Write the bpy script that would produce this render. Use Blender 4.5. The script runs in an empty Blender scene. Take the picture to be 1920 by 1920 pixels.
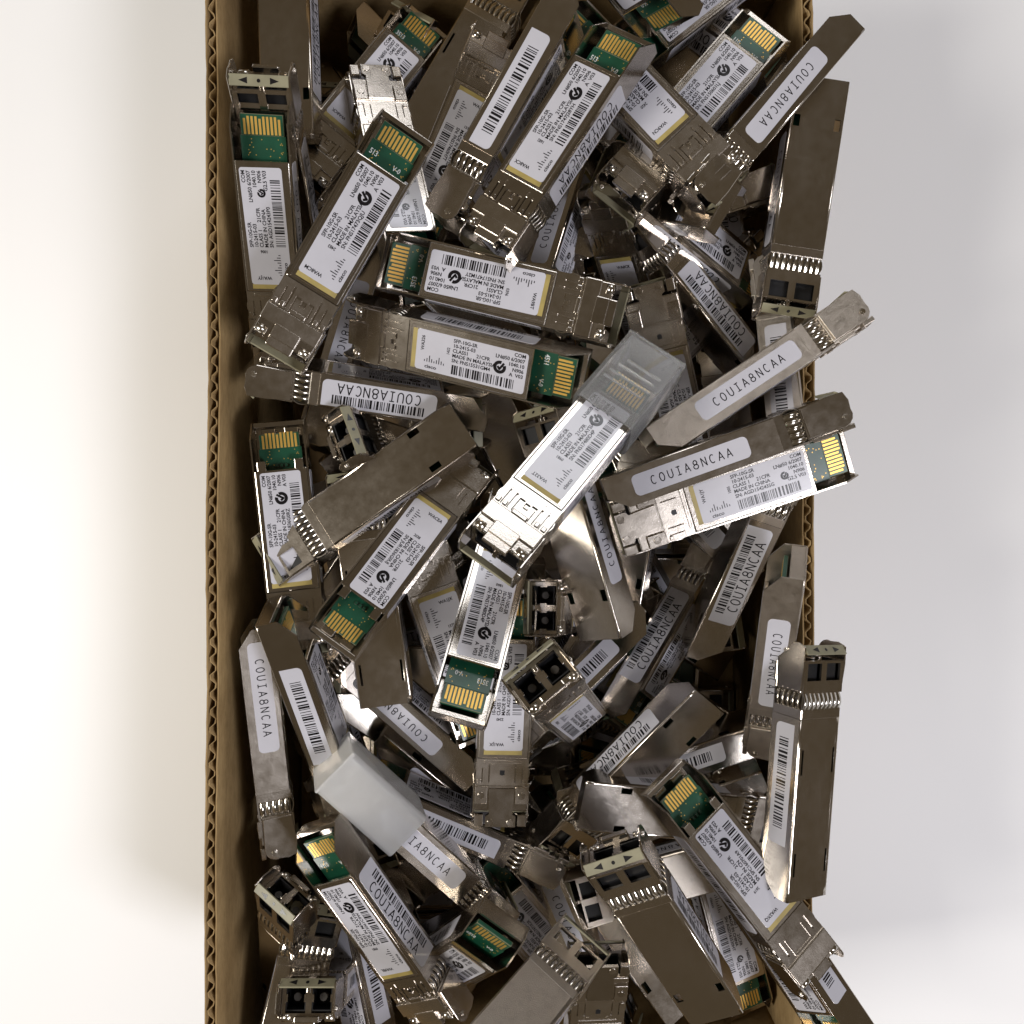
import bpy, bmesh, math, random
from mathutils import Vector, Matrix, Euler
R_ = math.radians
SC = bpy.context.scene
COL = SC.collection
MM = 0.001
# ------------------------------------------------------------------ camera, light, exposure
cam_d = bpy.data.cameras.new('camera'); cam = bpy.data.objects.new('camera', cam_d); COL.objects.link(cam)
cam.location = (0, 0, 190*MM); cam_d.sensor_width = 36; cam_d.lens = 30.0
cam_d.clip_start = 0.005; cam_d.clip_end = 20
SC.camera = cam
world = bpy.data.worlds.new('World'); SC.world = world; world.use_nodes = True
bg = world.node_tree.nodes['Background']; bg.inputs[0].default_value = (1.0, 0.77, 0.49, 1); bg.inputs[1].default_value = 0.105
def lamp(name, loc, target, size, power, color, sy=None):
    d = bpy.data.lights.new(name, 'AREA'); d.energy = power; d.color = color; d.size = size
    if sy: d.shape = 'RECTANGLE'; d.size_y = sy
    o = bpy.data.objects.new(name, d); COL.objects.link(o); o.location = loc
    o.rotation_euler = (Vector(target)-Vector(loc)).to_track_quat('-Z', 'Y').to_euler()
    return o
lamp('room_lamp', (.50, -.36, .74), (0, 0, 0), .22, 6.0, (.93, .93, 1.0))
lamp('ceiling_panel', (.22, .70, .48), (0, 0, 0), .34, 1.5, (.93, .95, 1.0), .26)
lamp('table_fill_light', (-.74, -.12, .60), (-.15, 0, -.1), .3, 8.0, (1.0, .96, .89))  # added fill that whitens the tabletop beside the box, not a known lamp

SC.view_settings.view_transform = 'Standard'; SC.view_settings.look = 'None'
SC.view_settings.exposure = -0.1; SC.view_settings.gamma = 1.0
SC.cycles.max_bounces = 10; SC.cycles.transmission_bounces = 10; SC.cycles.transparent_max_bounces = 12
SC.cycles.glossy_bounces = 5; SC.cycles.diffuse_bounces = 4
SC.cycles.use_denoising = True
# ------------------------------------------------------------------ materials
def new_mat(name):
    m = bpy.data.materials.new(name); m.use_nodes = True
    nt = m.node_tree; b = nt.nodes['Principled BSDF']
    return m, nt, b
def noise(nt, scale, detail=3, rough=.5, obj=True, stretch=None):
    tc = nt.nodes.new('ShaderNodeTexCoord')
    n = nt.nodes.new('ShaderNodeTexNoise'); n.inputs['Scale'].default_value = scale
    n.inputs['Detail'].default_value = detail; n.inputs['Roughness'].default_value = rough
    src = tc.outputs['Object']
    if stretch:
        mp = nt.nodes.new('ShaderNodeMapping'); mp.inputs['Scale'].default_value = stretch
        nt.links.new(src, mp.inputs['Vector']); src = mp.outputs['Vector']
    nt.links.new(src, n.inputs['Vector'])
    return n
def ramp(nt, src, stops):
    r = nt.nodes.new('ShaderNodeValToRGB'); el = r.color_ramp.elements
    while len(el) < len(stops): el.new(.5)
    for e, (p, c) in zip(el, stops): e.position = p; e.color = (*c, 1)
    nt.links.new(src, r.inputs['Fac']); return r.outputs['Color']
def bump(nt, b, src, strength, dist):
    n = nt.nodes.new('ShaderNodeBump'); n.inputs['Strength'].default_value = strength; n.inputs['Distance'].default_value = dist
    nt.links.new(src, n.inputs['Height']); nt.links.new(n.outputs['Normal'], b.inputs['Normal'])
def metal(name, col, r0, r1, scale, bs, bd, wear=.88):
    m, nt, b = new_mat(name); b.inputs['Metallic'].default_value = 1
    n = noise(nt, 420, 6, .65)
    c = ramp(nt, n.outputs['Fac'], [(.28, tuple(x*wear for x in col)), (.5, col)])
    oi = nt.nodes.new('ShaderNodeObjectInfo'); v = nt.nodes.new('ShaderNodeMapRange'); v.inputs['To Min'].default_value = .80; v.inputs['To Max'].default_value = 1.06
    nt.links.new(oi.outputs['Random'], v.inputs['Value'])
    hs = nt.nodes.new('ShaderNodeHueSaturation'); nt.links.new(v.outputs['Result'], hs.inputs['Value']); nt.links.new(c, hs.inputs['Color'])
    nt.links.new(hs.outputs['Color'], b.inputs['Base Color'])
    mr = nt.nodes.new('ShaderNodeMapRange'); mr.inputs['From Min'].default_value = .35; mr.inputs['From Max'].default_value = .65
    mr.inputs['To Min'].default_value = r0; mr.inputs['To Max'].default_value = r1
    nt.links.new(n.outputs['Fac'], mr.inputs['Value'])
    sm = noise(nt, 75, 4, .55); m2 = nt.nodes.new('ShaderNodeMapRange'); m2.inputs['From Min'].default_value = .42; m2.inputs['From Max'].default_value = .62; m2.inputs['To Min'].default_value = 0; m2.inputs['To Max'].default_value = .035
    nt.links.new(sm.outputs['Fac'], m2.inputs['Value'])
    ad = nt.nodes.new('ShaderNodeMath'); ad.operation = 'ADD'; nt.links.new(mr.outputs['Result'], ad.inputs[0]); nt.links.new(m2.outputs['Result'], ad.inputs[1])
    a2 = nt.nodes.new('ShaderNodeMath'); a2.operation = 'MULTIPLY_ADD'; nt.links.new(oi.outputs['Random'], a2.inputs[0]); a2.inputs[1].default_value = .06; nt.links.new(ad.outputs[0], a2.inputs[2])
    nt.links.new(a2.outputs[0], b.inputs['Roughness'])
    n2 = noise(nt, scale, 2, .6); bump(nt, b, n2.outputs['Fac'], bs, bd)
    return m
M = {}
M['nickel'] = metal('satin_nickel', (.58, .53, .47), .13, .17, 2600, .22, .00005, .98)
M['bright'] = metal('polished_nickel', (.74, .70, .64), .10, .22, 1500, .15, .00005)
M['frost'] = metal('frosted_nickel', (.60, .54, .47), .27, .36, 5200, .7, .0001, .85)
M['dark'] = metal('shadowed_nickel', (.36, .33, .29), .25, .4, 1500, .2, .00005)  # darker nickel: gap shade beneath the spring fingers put into the colour
def paper(name, col, rough, spec, tint=.94):
    m, nt, b = new_mat(name)
    n = noise(nt, 90, 4, .6)
    nt.links.new(ramp(nt, n.outputs['Fac'], [(.35, tuple(x*tint for x in col)), (.6, col)]), b.inputs['Base Color'])
    b.inputs['Roughness'].default_value = rough; b.inputs['Specular IOR Level'].default_value = spec
    n2 = noise(nt, 260, 3, .5); bump(nt, b, n2.outputs['Fac'], .12, .0001)
    return m
M['paper'] = paper('label_paper', (.51, .505, .55), .2, .6)
M['ink'] = paper('label_ink', (.012, .011, .013), .22, .5, .7)
M['adhesive'] = paper('adhesive_edge', (.36, .28, .09), .45, .5, .6)
M['strip'] = paper('bail_strip_beige', (.27, .25, .165), .42, .4, .7)
M['green'] = paper('solder_mask_green', (.008, .068, .036), .3, .6, .65)
M['bare'] = paper('board_substrate', (.20, .18, .11), .45, .4, .8)
M['silk'] = paper('silkscreen_white', (.65, .68, .66), .5, .3)
M['port'] = paper('port_black_plastic', (.008, .008, .009), .45, .4, .7)
M['ferrule'] = paper('ferrule_grey', (.05, .045, .04), .4, .5)
m, nt, b = new_mat('contact_gold'); b.inputs['Base Color'].default_value = (.80, .50, .12, 1); b.inputs['Metallic'].default_value = .75; b.inputs['Roughness'].default_value = .38; M['gold'] = m
m, nt, b = new_mat('milky_plastic'); b.inputs['Base Color'].default_value = (.95, .96, .97, 1); b.inputs['Roughness'].default_value = .13
b.inputs['IOR'].default_value = 1.12; b.inputs['Transmission Weight'].default_value = .90
n = noise(nt, 120, 3, .5); bump(nt, b, n.outputs['Fac'], .1, .0002); M['milky'] = m
m, nt, b = new_mat('milky_plastic_cloudy'); b.inputs['Base Color'].default_value = (.94, .94, .93, 1); b.inputs['Roughness'].default_value = .2
b.inputs['IOR'].default_value = 1.14; b.inputs['Transmission Weight'].default_value = .66
n = noise(nt, 120, 3, .5); bump(nt, b, n.outputs['Fac'], .1, .0002); M['cloudy'] = m
# cardboard
m, nt, b = new_mat('cardboard')
n = noise(nt, 45, 6, .62); n3 = noise(nt, 700, 4, .7, stretch=(1, .35, 1))
mx = nt.nodes.new('ShaderNodeMix'); mx.data_type = 'RGBA'; mx.blend_type = 'MULTIPLY'; mx.inputs['Factor'].default_value = .6
nt.links.new(ramp(nt, n.outputs['Fac'], [(.3, (.25, .165, .075)), (.65, (.36, .25, .12))]), mx.inputs['A'])
nt.links.new(ramp(nt, n3.outputs['Fac'], [(.35, (.70, .68, .64)), (.6, (1, 1, 1))]), mx.inputs['B'])
nt.links.new(mx.outputs['Result'], b.inputs['Base Color']); b.inputs['Roughness'].default_value = .85; b.inputs['Specular IOR Level'].default_value = .15
bump(nt, b, n3.outputs['Fac'], .35, .0003); M['card'] = m
m, nt, b = new_mat('white_laminate'); n = noise(nt, 6, 4)
nt.links.new(ramp(nt, n.outputs['Fac'], [(.3, (.87, .87, .87)), (.7, (.90, .90, .90))]), b.inputs['Base Color']); b.inputs['Roughness'].default_value = .5; M['table'] = m
# ------------------------------------------------------------------ mesh helpers (all sizes in mm)
def mesh(name, bm, *mats):
    bm.transform(Matrix.Scale(MM, 4))
    me = bpy.data.meshes.new(name); bm.normal_update(); bm.to_mesh(me); bm.free()
    for k in mats: me.materials.append(M[k])
    return me
def add_box(bm, x0, x1, y0, y1, z0, z1, bev=0, seg=2, mi=0, rot=None):
    c = bmesh.ops.create_cube(bm, size=1)['verts']
    for v in c: v.co = Vector(((x0+x1)/2+v.co.x*(x1-x0), (y0+y1)/2+v.co.y*(y1-y0), (z0+z1)/2+v.co.z*(z1-z0)))
    fs = set(f for v in c for f in v.link_faces)
    if bev:
        es = list(set(e for v in c for e in v.link_edges))
        r = bmesh.ops.bevel(bm, geom=es, offset=bev, segments=seg, profile=.5, affect='EDGES')
        fs = set(r['faces']) | set(f for f in fs if f.is_valid)
    for f in fs:
        f.material_index = mi
    if rot:
        vs = list(set(v for f in fs for v in f.verts)); bmesh.ops.rotate(bm, verts=vs, cent=rot[0], matrix=rot[1])
    return fs
def plate(bm, us, vs, w0, w1, hole, to3, mi=0):
    """flat sheet on a grid with rectangular holes, given thickness"""
    us = sorted(set(us)); vs = sorted(set(vs)); vd = {}
    def V(i, j, k):
        if (i, j, k) not in vd: vd[(i, j, k)] = bm.verts.new(to3(us[i], vs[j], (w0, w1)[k]))
        return vd[(i, j, k)]
    solid = lambda i, j: 0 <= i < len(us)-1 and 0 <= j < len(vs)-1 and not hole((us[i]+us[i+1])/2, (vs[j]+vs[j+1])/2)
    for i in range(len(us)-1):
        for j in range(len(vs)-1):
            if not solid(i, j): continue
            fs = [[V(i, j, 1), V(i+1, j, 1), V(i+1, j+1, 1), V(i, j+1, 1)], [V(i, j, 0), V(i, j+1, 0), V(i+1, j+1, 0), V(i+1, j, 0)]]
            if not solid(i-1, j): fs.append([V(i, j, 0), V(i, j, 1), V(i, j+1, 1), V(i, j+1, 0)])
            if not solid(i+1, j): fs.append([V(i+1, j, 0), V(i+1, j+1, 0), V(i+1, j+1, 1), V(i+1, j, 1)])
            if not solid(i, j-1): fs.append([V(i, j, 0), V(i+1, j, 0), V(i+1, j, 1), V(i, j, 1)])
            if not solid(i, j+1): fs.append([V(i, j+1, 0), V(i, j+1, 1), V(i+1, j+1, 1), V(i+1, j+1, 0)])
            for f in fs: bm.faces.new(f).material_index = mi
    return bm
def prism(bm, poly, w0, w1, to3, mi=0):
    a = [bm.verts.new(to3(u, v, w0)) for u, v in poly]; b_ = [bm.verts.new(to3(u, v, w1)) for u, v in poly]
    n = len(poly); fs = [bm.faces.new(a[::-1]), bm.faces.new(b_)]
    for i in range(n): fs.append(bm.faces.new([a[i], a[(i+1) % n], b_[(i+1) % n], b_[i]]))
    for f in fs: f.material_index = mi
    bmesh.ops.recalc_face_normals(bm, faces=fs)
    return fs
def rrect(x0, x1, y0, y1, r, n=4, corners=(1, 1, 1, 1)):
    out = []
    for k, (cx, cy, a0) in enumerate(((x1-r, y1-r, 0), (x0+r, y1-r, 90), (x0+r, y0+r, 180), (x1-r, y0+r, 270))):
        if corners[k]:
            for i in range(n+1):
                a = R_(a0+90*i/n); out.append((cx+r*math.cos(a), cy+r*math.sin(a)))
        else: out.append(((x1, x0, x0, x1)[k], (y1, y1, y0, y0)[k]))
    return out
def cyl(bm, c, r, h, axis, n=14, mi=0, bev=0):
    m_ = {'x': Matrix.Rotation(R_(90), 4, 'Y'), 'y': Matrix.Rotation(R_(90), 4, 'X'), 'z': Matrix.Identity(4)}[axis]
    g = bmesh.ops.create_cone(bm, cap_ends=True, segments=n, radius1=r, radius2=r-bev if bev else r, depth=h, matrix=Matrix.Translation(c) @ m_)['verts']
    for f in set(f for v in g for f in v.link_faces): f.material_index = mi; f.smooth = len(f.verts) == 4
XY = lambda u, v, w: (u, v, w)
XZ = lambda u, v, w: (u, w, v)
YZ = lambda u, v, w: (w, u, v)
# ------------------------------------------------------------------ printed text
FC = {}
DG = None
def font_mesh(s):
    """flat outline of a string, cap height 1, left at 0"""
    if s in FC: return FC[s]
    cu = bpy.data.curves.new('t', 'FONT'); cu.body = s; cu.size = 1.0; cu.resolution_u = 2; cu.space_character = .98; cu.offset = .02
    o = bpy.data.objects.new('t', cu); COL.objects.link(o)
    dg = bpy.context.evaluated_depsgraph_get(); ev = o.evaluated_get(dg)
    me = bpy.data.meshes.new_from_object(ev)
    k = 1/.73
    vs = [(v.co.x*k, v.co.y*k) for v in me.vertices]; fs = [tuple(p.vertices) for p in me.polygons]
    w = max([v[0] for v in vs] or [0])
    COL.objects.unlink(o); bpy.data.objects.remove(o); bpy.data.meshes.remove(me); bpy.data.curves.remove(cu)
    FC[s] = (vs, fs, w); return FC[s]
class Ink:
    """collects flat print in a text frame (u right, v up), later mapped on a surface"""
    def __init__(s): s.v = []; s.f = []
    def text(s, t, u, v, h, width=.99, right=False, ang=0):
        vs, fs, w = font_mesh(t); k = h*width; b0 = len(s.v); ca, sa = math.cos(R_(ang)), math.sin(R_(ang))
        off = -w*k if right else 0
        for x, y in vs:
            x = x*k+off; y = y*h
            s.v.append((u+x*ca-y*sa, v+x*sa+y*ca))
        s.f += [tuple(i+b0 for i in f) for f in fs]
    def rect(s, u0, u1, v0, v1):
        b0 = len(s.v); s.v += [(u0, v0), (u1, v0), (u1, v1), (u0, v1)]; s.f.append((b0, b0+1, b0+2, b0+3))
    def bars(s, u0, u1, v0, v1, seed, unit=.17):
        rg = random.Random(seed); u = u0
        while u < u1-.5:
            w = unit*rg.choice((1, 1, 1, 2, 2, 3)); s.rect(u, min(u+w, u1), v0, v1); u += w+unit*rg.choice((1, 1, 2, 2, 3))
    def ring(s, cu, cv, r0, r1, a0, a1, n=20):
        b0 = len(s.v)
        for i in range(n+1):
            a = R_(a0+(a1-a0)*i/n); s.v += [(cu+r0*math.cos(a), cv+r0*math.sin(a)), (cu+r1*math.cos(a), cv+r1*math.sin(a))]
        for i in range(n): s.f.append((b0+2*i, b0+2*i+1, b0+2*i+3, b0+2*i+2))
    def stroke(s, pts, w):
        for (x0, y0), (x1, y1) in zip(pts, pts[1:]):
            dx, dy = x1-x0, y1-y0; l = math.hypot(dx, dy) or 1; nx, ny = -dy/l*w/2, dx/l*w/2; ex, ey = dx/l*w*.3, dy/l*w*.3
            b0 = len(s.v); s.v += [(x0-ex+nx, y0-ey+ny), (x0-ex-nx, y0-ey-ny), (x1+ex-nx, y1+ey-ny), (x1+ex+nx, y1+ey+ny)]; s.f.append((b0, b0+1, b0+2, b0+3))
    def build(s, name, to3, mat='ink'):
        me = bpy.data.meshes.new(name); me.from_pydata([tuple(c*MM for c in to3(u, v)) for u, v in s.v], [], s.f)
        me.materials.append(M[mat]); me.update(); return me
def arc(cx, cy, rx, ry, a0, a1, n=10): return [(cx+rx*math.cos(R_(a0+(a1-a0)*i/n)), cy+ry*math.sin(R_(a0+(a1-a0)*i/n))) for i in range(n+1)]
GL = {'C': [arc(.5, .5, .42, .5, 55, 305, 14)], 'O': [arc(.5, .5, .42, .5, 0, 360, 18)],
      'U': [[(.1, 1), (.1, .38)]+arc(.5, .36, .40, .36, 180, 360, 8)+[(.9, 1)]],
      'I': [[(.5, 0), (.5, 1)], [(.2, 0), (.8, 0)], [(.2, 1), (.8, 1)]],
      'A': [[(.05, 0), (.5, 1), (.95, 0)], [(.2, .32), (.8, .32)]],
      '8': [arc(.5, .74, .33, .26, 0, 360, 14), arc(.5, .25, .42, .27, 0, 360, 14)],
      'N': [[(.1, 0), (.1, 1), (.9, 0), (.9, 1)]]}
def code_text(ink, u, v, h, pitch):
    for i, ch in enumerate('COUIA8NCAA'):
        for st in GL[ch]: ink.stroke([(u+i*pitch+x*h*.68, v+y*h) for x, y in st], h*.115)
def wave_logo(ink, u, v, w, h):
    for i, k in enumerate((.3, .55, 1, .55, .3, .55, 1, .55, .3)):
        x = u+w*i/8; ink.rect(x-.10, x+.10, v+h*.45, v+h*(.45+.55*k) if k < 1 else v+h*1.0)
    ink.text('cisco', u+.1, v-.15, h*.30, 1.25)
def tick_mark(ink, cu, cv, r):
    ink.ring(cu, cv, r*.5, r, 75, 385, 22)
    ink.stroke([(cu-.28*r, cv+.02*r), (cu-.02*r, cv-.30*r), (cu+.55*r, cv+.62*r)], r*.34)
TOPZ = 4.5
def top_print(kind, sn, code, num, seed):
    k = Ink()
    L = 27.8
    mk = {'A': 'MADE IN MALAYSIA', 'B': 'MADE IN CHINA', 'C': 'MADE IN CHINA'}[kind]
    if kind == 'C' and sn.startswith('SPC'): mk = 'MADE IN CN'
    h = .92
    for i, t in enumerate(('SFP-10G-SR', '10-2415-03', 'CLASS 1' if kind != 'A' else 'CLASS1', mk, 'SN: '+sn if kind != 'C' else 'SN '+sn)):
        k.text(t, 9.2, 8.55-i*1.22, h)
    k.text('21CFR', 15.2, 8.55-2*1.22, h)
    k.text(code, 2.0, 4.9, .85, 1.0, ang=90)
    k.text(num, 8.5, 5.2, .75, .9, ang=90)
    wave_logo(k, 2.4, .9, 4.9, 3.0)
    k.text('COM', L-.7, 8.75, h, right=True); k.text('LN#50 6/2007', L-.7, 7.50, h, right=True)
    k.text('1040.10', L-.7, 6.25, h, right=True); k.text('N906', L-.7, 5.0, h, right=True)
    if kind == 'B': tick_mark(k, 22.0, 5.25, 1.0); k.text('G2.5 V03', L-.7, 3.75, h, right=True)
    else: tick_mark(k, 21.2, 5.3, 1.6); k.text('A  V03' if kind == 'A' else 'A V03', L-.7, 3.75, h, right=True)
    k.bars(9.4, 25.4, .65, 3.0, seed, .155)
    return k.build('label_print', lambda u, v: (41-u-28.5, 5-v, TOPZ+.09))
def side_print(side, text, bars, seed):
    k = Ink()
    # u from 0 at x=13 (+y side) ; v 0..h from z=+ to z=-
    if text and bars: code_text(k, 4.2, .75, 2.5, 2.15); k.bars(3.0, 26.5, 3.8, 6.1, seed, .19)
    elif text: code_text(k, 4.4, 1.6, 2.0, 2.1)
    else: k.bars(3.5, 25.5, 1.2, 4.0, seed, .2)
    hh = 3.4 if text and bars else 2.7 if not text else 2.6
    if side > 0: return k.build('side_print', lambda u, v: (13+u-28.5, 6.89, hh-v))
    return k.build('side_print', lambda u, v: (42-u-28.5, -6.89, hh-v))
# ------------------------------------------------------------------ meshes of the module (origin at its middle, x towards the nose)
def sh(bm): bmesh.ops.translate(bm, verts=bm.verts, vec=(-28.5, 0, 0)); return bm
def housing(kind):
    bm = bmesh.new()
    W, H = 6.8, 4.4; t = .38; r = .45
    xs = [0, 2.4, 4.6, 10.0, 13.0, 43.2] if kind != 'C' else [0, 2.4, 4.6, 6, 11.5, 30, 36, 43.2]
    def prof(x, o):
        c0 = .9 if kind == 'B' else -.6; top = H if x >= 4.5 else (c0 + (H-c0)*min(1, x/4.6))
        w = W-o; bz = -H+o; rr = max(.08, r-o)
        pts = [(-w, top), (-w, min(top-.1, -H+1.2))]
        for i in range(4):
            a = R_(180+90*i/3); pts.append((-w+rr+rr*math.cos(a), bz+rr+rr*math.sin(a)))
        for y in ((-6.0, -4.4, 4.4, 6.0) if kind != 'C' else (-5.6, -5.0, 5.0, 5.6)): pts.append((y, bz))
        for i in range(4):
            a = R_(270+90*i/3); pts.append((w-rr+rr*math.cos(a), bz+rr+rr*math.sin(a)))
        pts += [(w, min(top-.1, -H+1.2)), (w, top)]
        return pts
    rows = []
    for o in (0, t): rows.append([[bm.verts.new((x, y, z)) for y, z in prof(x, o)] for x in xs])
    n = len(rows[0][0])
    if kind != 'C': hole = lambda i, j: xs[i] == 10.0 and j in (6, 8)
    else: hole = lambda i, j: xs[i] in (6, 30) and j in (6, 8)
    for side, g in enumerate(rows):
        for i in range(len(xs)-1):
            for j in range(n-1):
                if hole(i, j): continue
                q = [g[i][j], g[i][j+1], g[i+1][j+1], g[i+1][j]]
                f = bm.faces.new(q if side == 0 else q[::-1]); f.smooth = 1 < j < 5 or 8 < j < 13
    for i in range(len(xs)-1):
        for j in (0, n-1): bm.faces.new([rows[0][i][j], rows[0][i+1][j], rows[1][i+1][j], rows[1][i][j]] if j == 0 else [rows[0][i][j], rows[1][i][j], rows[1][i+1][j], rows[0][i+1][j]])
        for j in range(n-1):
            if hole(i, j):
                for e in ((i, j, i, j+1), (i+1, j, i+1, j+1), (i, j, i+1, j), (i, j+1, i+1, j+1)):
                    bm.faces.new([rows[0][e[0]][e[1]], rows[0][e[2]][e[3]], rows[1][e[2]][e[3]], rows[1][e[0]][e[1]]])
    for i in (0, len(xs)-1):
        for j in range(n-1): bm.faces.new([rows[0][i][j], rows[0][i][j+1], rows[1][i][j+1], rows[1][i][j]])
    bmesh.ops.recalc_face_normals(bm, faces=bm.faces)
    add_box(bm, .02, 1.3, -6.35, 6.35, -4.0, -.75, .15)                 # end lip
    if kind == 'C':
        add_box(bm, 1.6, 3.6, -4.6, -1.2, -2.2, -1.6, .15); add_box(bm, 1.6, 3.6, 1.2, 4.6, -2.2, -1.6, .15)
    return mesh('housing', sh(bm), 'nickel')
def cover(kind):
    bm = bmesh.new()
    x0 = 12 if kind != 'C' else 12.6
    add_box(bm, x0, 43.1, -6.38, 6.38, 3.4, TOPZ-.02, .22)
    if kind == 'A':
        for q in ((12.55, 42.6, -5.75, -5.5), (12.55, 42.6, 5.5, 5.75), (12.55, 12.8, -5.5, 5.5), (42.35, 42.6, -5.5, 5.5)):
            add_box(bm, *q, TOPZ-.04, TOPZ+.1, .05, 1)
    if kind == 'C':
        for y in (-4.6, 4.6): add_box(bm, 10.2, 12.8, y-1.1, y+1.1, 2.2, 4.2, .2)
        for y in (-5.8, 5.8): cyl(bm, (12.9+.8, y, TOPZ), .32, .14, 'z', 10)
    return mesh('cover', sh(bm), 'nickel')
def board(kind):
    bm = bmesh.new()
    e = 2.2 if kind != 'C' else 3.2
    add_box(bm, 6.9, 14.5, -5.3, 5.3, -.3, .8, .05, 1, 0); add_box(bm, e, 6.9, -5.0, 5.0, -.3, .79, .1, 1, 1)
    rg = random.Random(5)
    for i in range(22):
        x, y = rg.uniform(7.6, 11.6), rg.uniform(-4.8, 4.8); cyl(bm, (x, y, .82), .13, .06, 'z', 6, 2)
    if kind == 'C':
        for i in range(3): add_box(bm, 11.0, 11.9, -1.6+i*1.2, -.9+i*1.2, .8, 1.3, .08, 1, 3)
    return mesh('circuit_board', sh(bm), 'green', 'bare', 'gold', 'ferrule')
def contact(long_):
    bm = bmesh.new(); add_box(bm, -2.2 if long_ else -1.7, 1.75, -.28, .28, 0, .07, .02, 1); return mesh('gold_contact', bm, 'gold')
def silk(t):
    k = Ink(); k.text(t, 0, 0, 1.25, .8); k.text('V-0', 6.4, -.9, 1.1, .85)
    return k.build('silkscreen', lambda u, v: (11.1-28.5-v, u-4.6, .84), 'silk')
def silk_up(t):
    k = Ink(); k.text(t, 0, 0, 1.25, .8); k.text('V-0', 6.2, -.5, 1.15, .85)
    return k.build('silkscreen', lambda u, v: (10.0-28.5-v, -(4.6-u), .84), 'silk')
def label_sheet(kind):
    bm = bmesh.new(); prism(bm, rrect(13.2, 41, -5, 5, .7), TOPZ, TOPZ+.06, XY); return mesh('label', sh(bm), 'paper')
def adhesive():
    bm = bmesh.new(); add_box(bm, 40.95, 42.1, -4.9, 4.9, TOPZ-.01, TOPZ+.045); return mesh('adhesive_strip', sh(bm), 'adhesive')
def side_sheet(side, tall):
    bm = bmesh.new(); hh = 3.4 if tall else 2.6
    if side < 0: hh = 2.7
    y0 = 6.8*side; y1 = (6.8+.06)*side
    prism(bm, rrect(13, 42, -hh, hh, 1.3, corners=(1, 1, 0, 0) if tall else (1, 1, 1, 1)), y0, y1, XZ); return mesh('side_label', sh(bm), 'paper')
def nose(kind):
    bm = bmesh.new()
    # neck
    add_box(bm, 43.12, 45.6, -6.72, 6.72, -4.36, 4.3, .2)
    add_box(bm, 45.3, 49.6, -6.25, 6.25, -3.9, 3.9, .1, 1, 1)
    # block with two ports
    x0, x1 = 49.4, 57.0
    hole = lambda y, z: .75 < abs(y) < 5.7 and -3.3 < z < 3.0
    plate(bm, (-6.55, -5.7, -.75, .75, 5.7, 6.55), (-4.15, -3.3, 3.0, 4.15), x1-.6, x1, hole, YZ)
    plate(bm, (x0, 52.3, x1-.05), (-6.75, -5.6, -.9, .9, 5.6, 6.75), -4.35, -3.75, lambda x, y: x > 52.3 and .9 < abs(y) < 5.6, XY)
    for q in ((-6.75, 6.75, 3.75, 4.35), (-6.75, -6.15, -3.7, 3.7), (6.15, 6.75, -3.7, 3.7)):
        add_box(bm, x0, x1-.05, *q, .18)
    add_box(bm, x0, x0+.4, -6.2, 6.2, -3.8, 3.8)
    # little keys that show at the port mouths
    for y in (-5.5, -1.0, 1.0, 5.5): add_box(bm, x1-2.4, x1+.12, y-.22, y+.22, -1.2, .6, .06, 1)
    add_box(bm, x1-.2, x1+.9, -.5, .5, -3.0, -1.6, .15)
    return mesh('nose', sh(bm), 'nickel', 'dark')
def port():
    bm = bmesh.new()
    for q in ((-2.45, -2.2, -2.75, 2.75), (2.2, 2.45, -2.75, 2.75), (-2.2, 2.2, -2.75, -2.45), (-2.2, 2.2, 2.45, 2.75)): add_box(bm, -6.6, -.12, *q)
    add_box(bm, -6.9, -6.6, -2.45, 2.45, -2.75, 2.75)
    cyl(bm, (-4.2, 0, 0), .95, 4.6, 'x', 12, 1)
    return mesh('port', bm, 'port', 'ferrule')
def finger(w):
    bm = bmesh.new(); pr = [(-1.9, 0), (-1.2, .34), (-.3, .52), (.5, .44), (1.3, .12), (1.9, -.12)]
    top = [[bm.verts.new((x, y, z)) for y in (-w/2, w/2)] for x, z in pr]; bot = [[bm.verts.new((x, y, z-.2)) for y in (-w/2, w/2)] for x, z in pr]
    for i in range(len(pr)-1):
        bm.faces.new([top[i][0], top[i+1][0], top[i+1][1], top[i][1]]).smooth = True
        bm.faces.new([bot[i][0], bot[i][1], bot[i+1][1], bot[i+1][0]])
        bm.faces.new([top[i][0], bot[i][0], bot[i+1][0], top[i+1][0]]); bm.faces.new([top[i][1], top[i+1][1], bot[i+1][1], bot[i][1]])
    return mesh('spring_finger', bm, 'bright')
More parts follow.
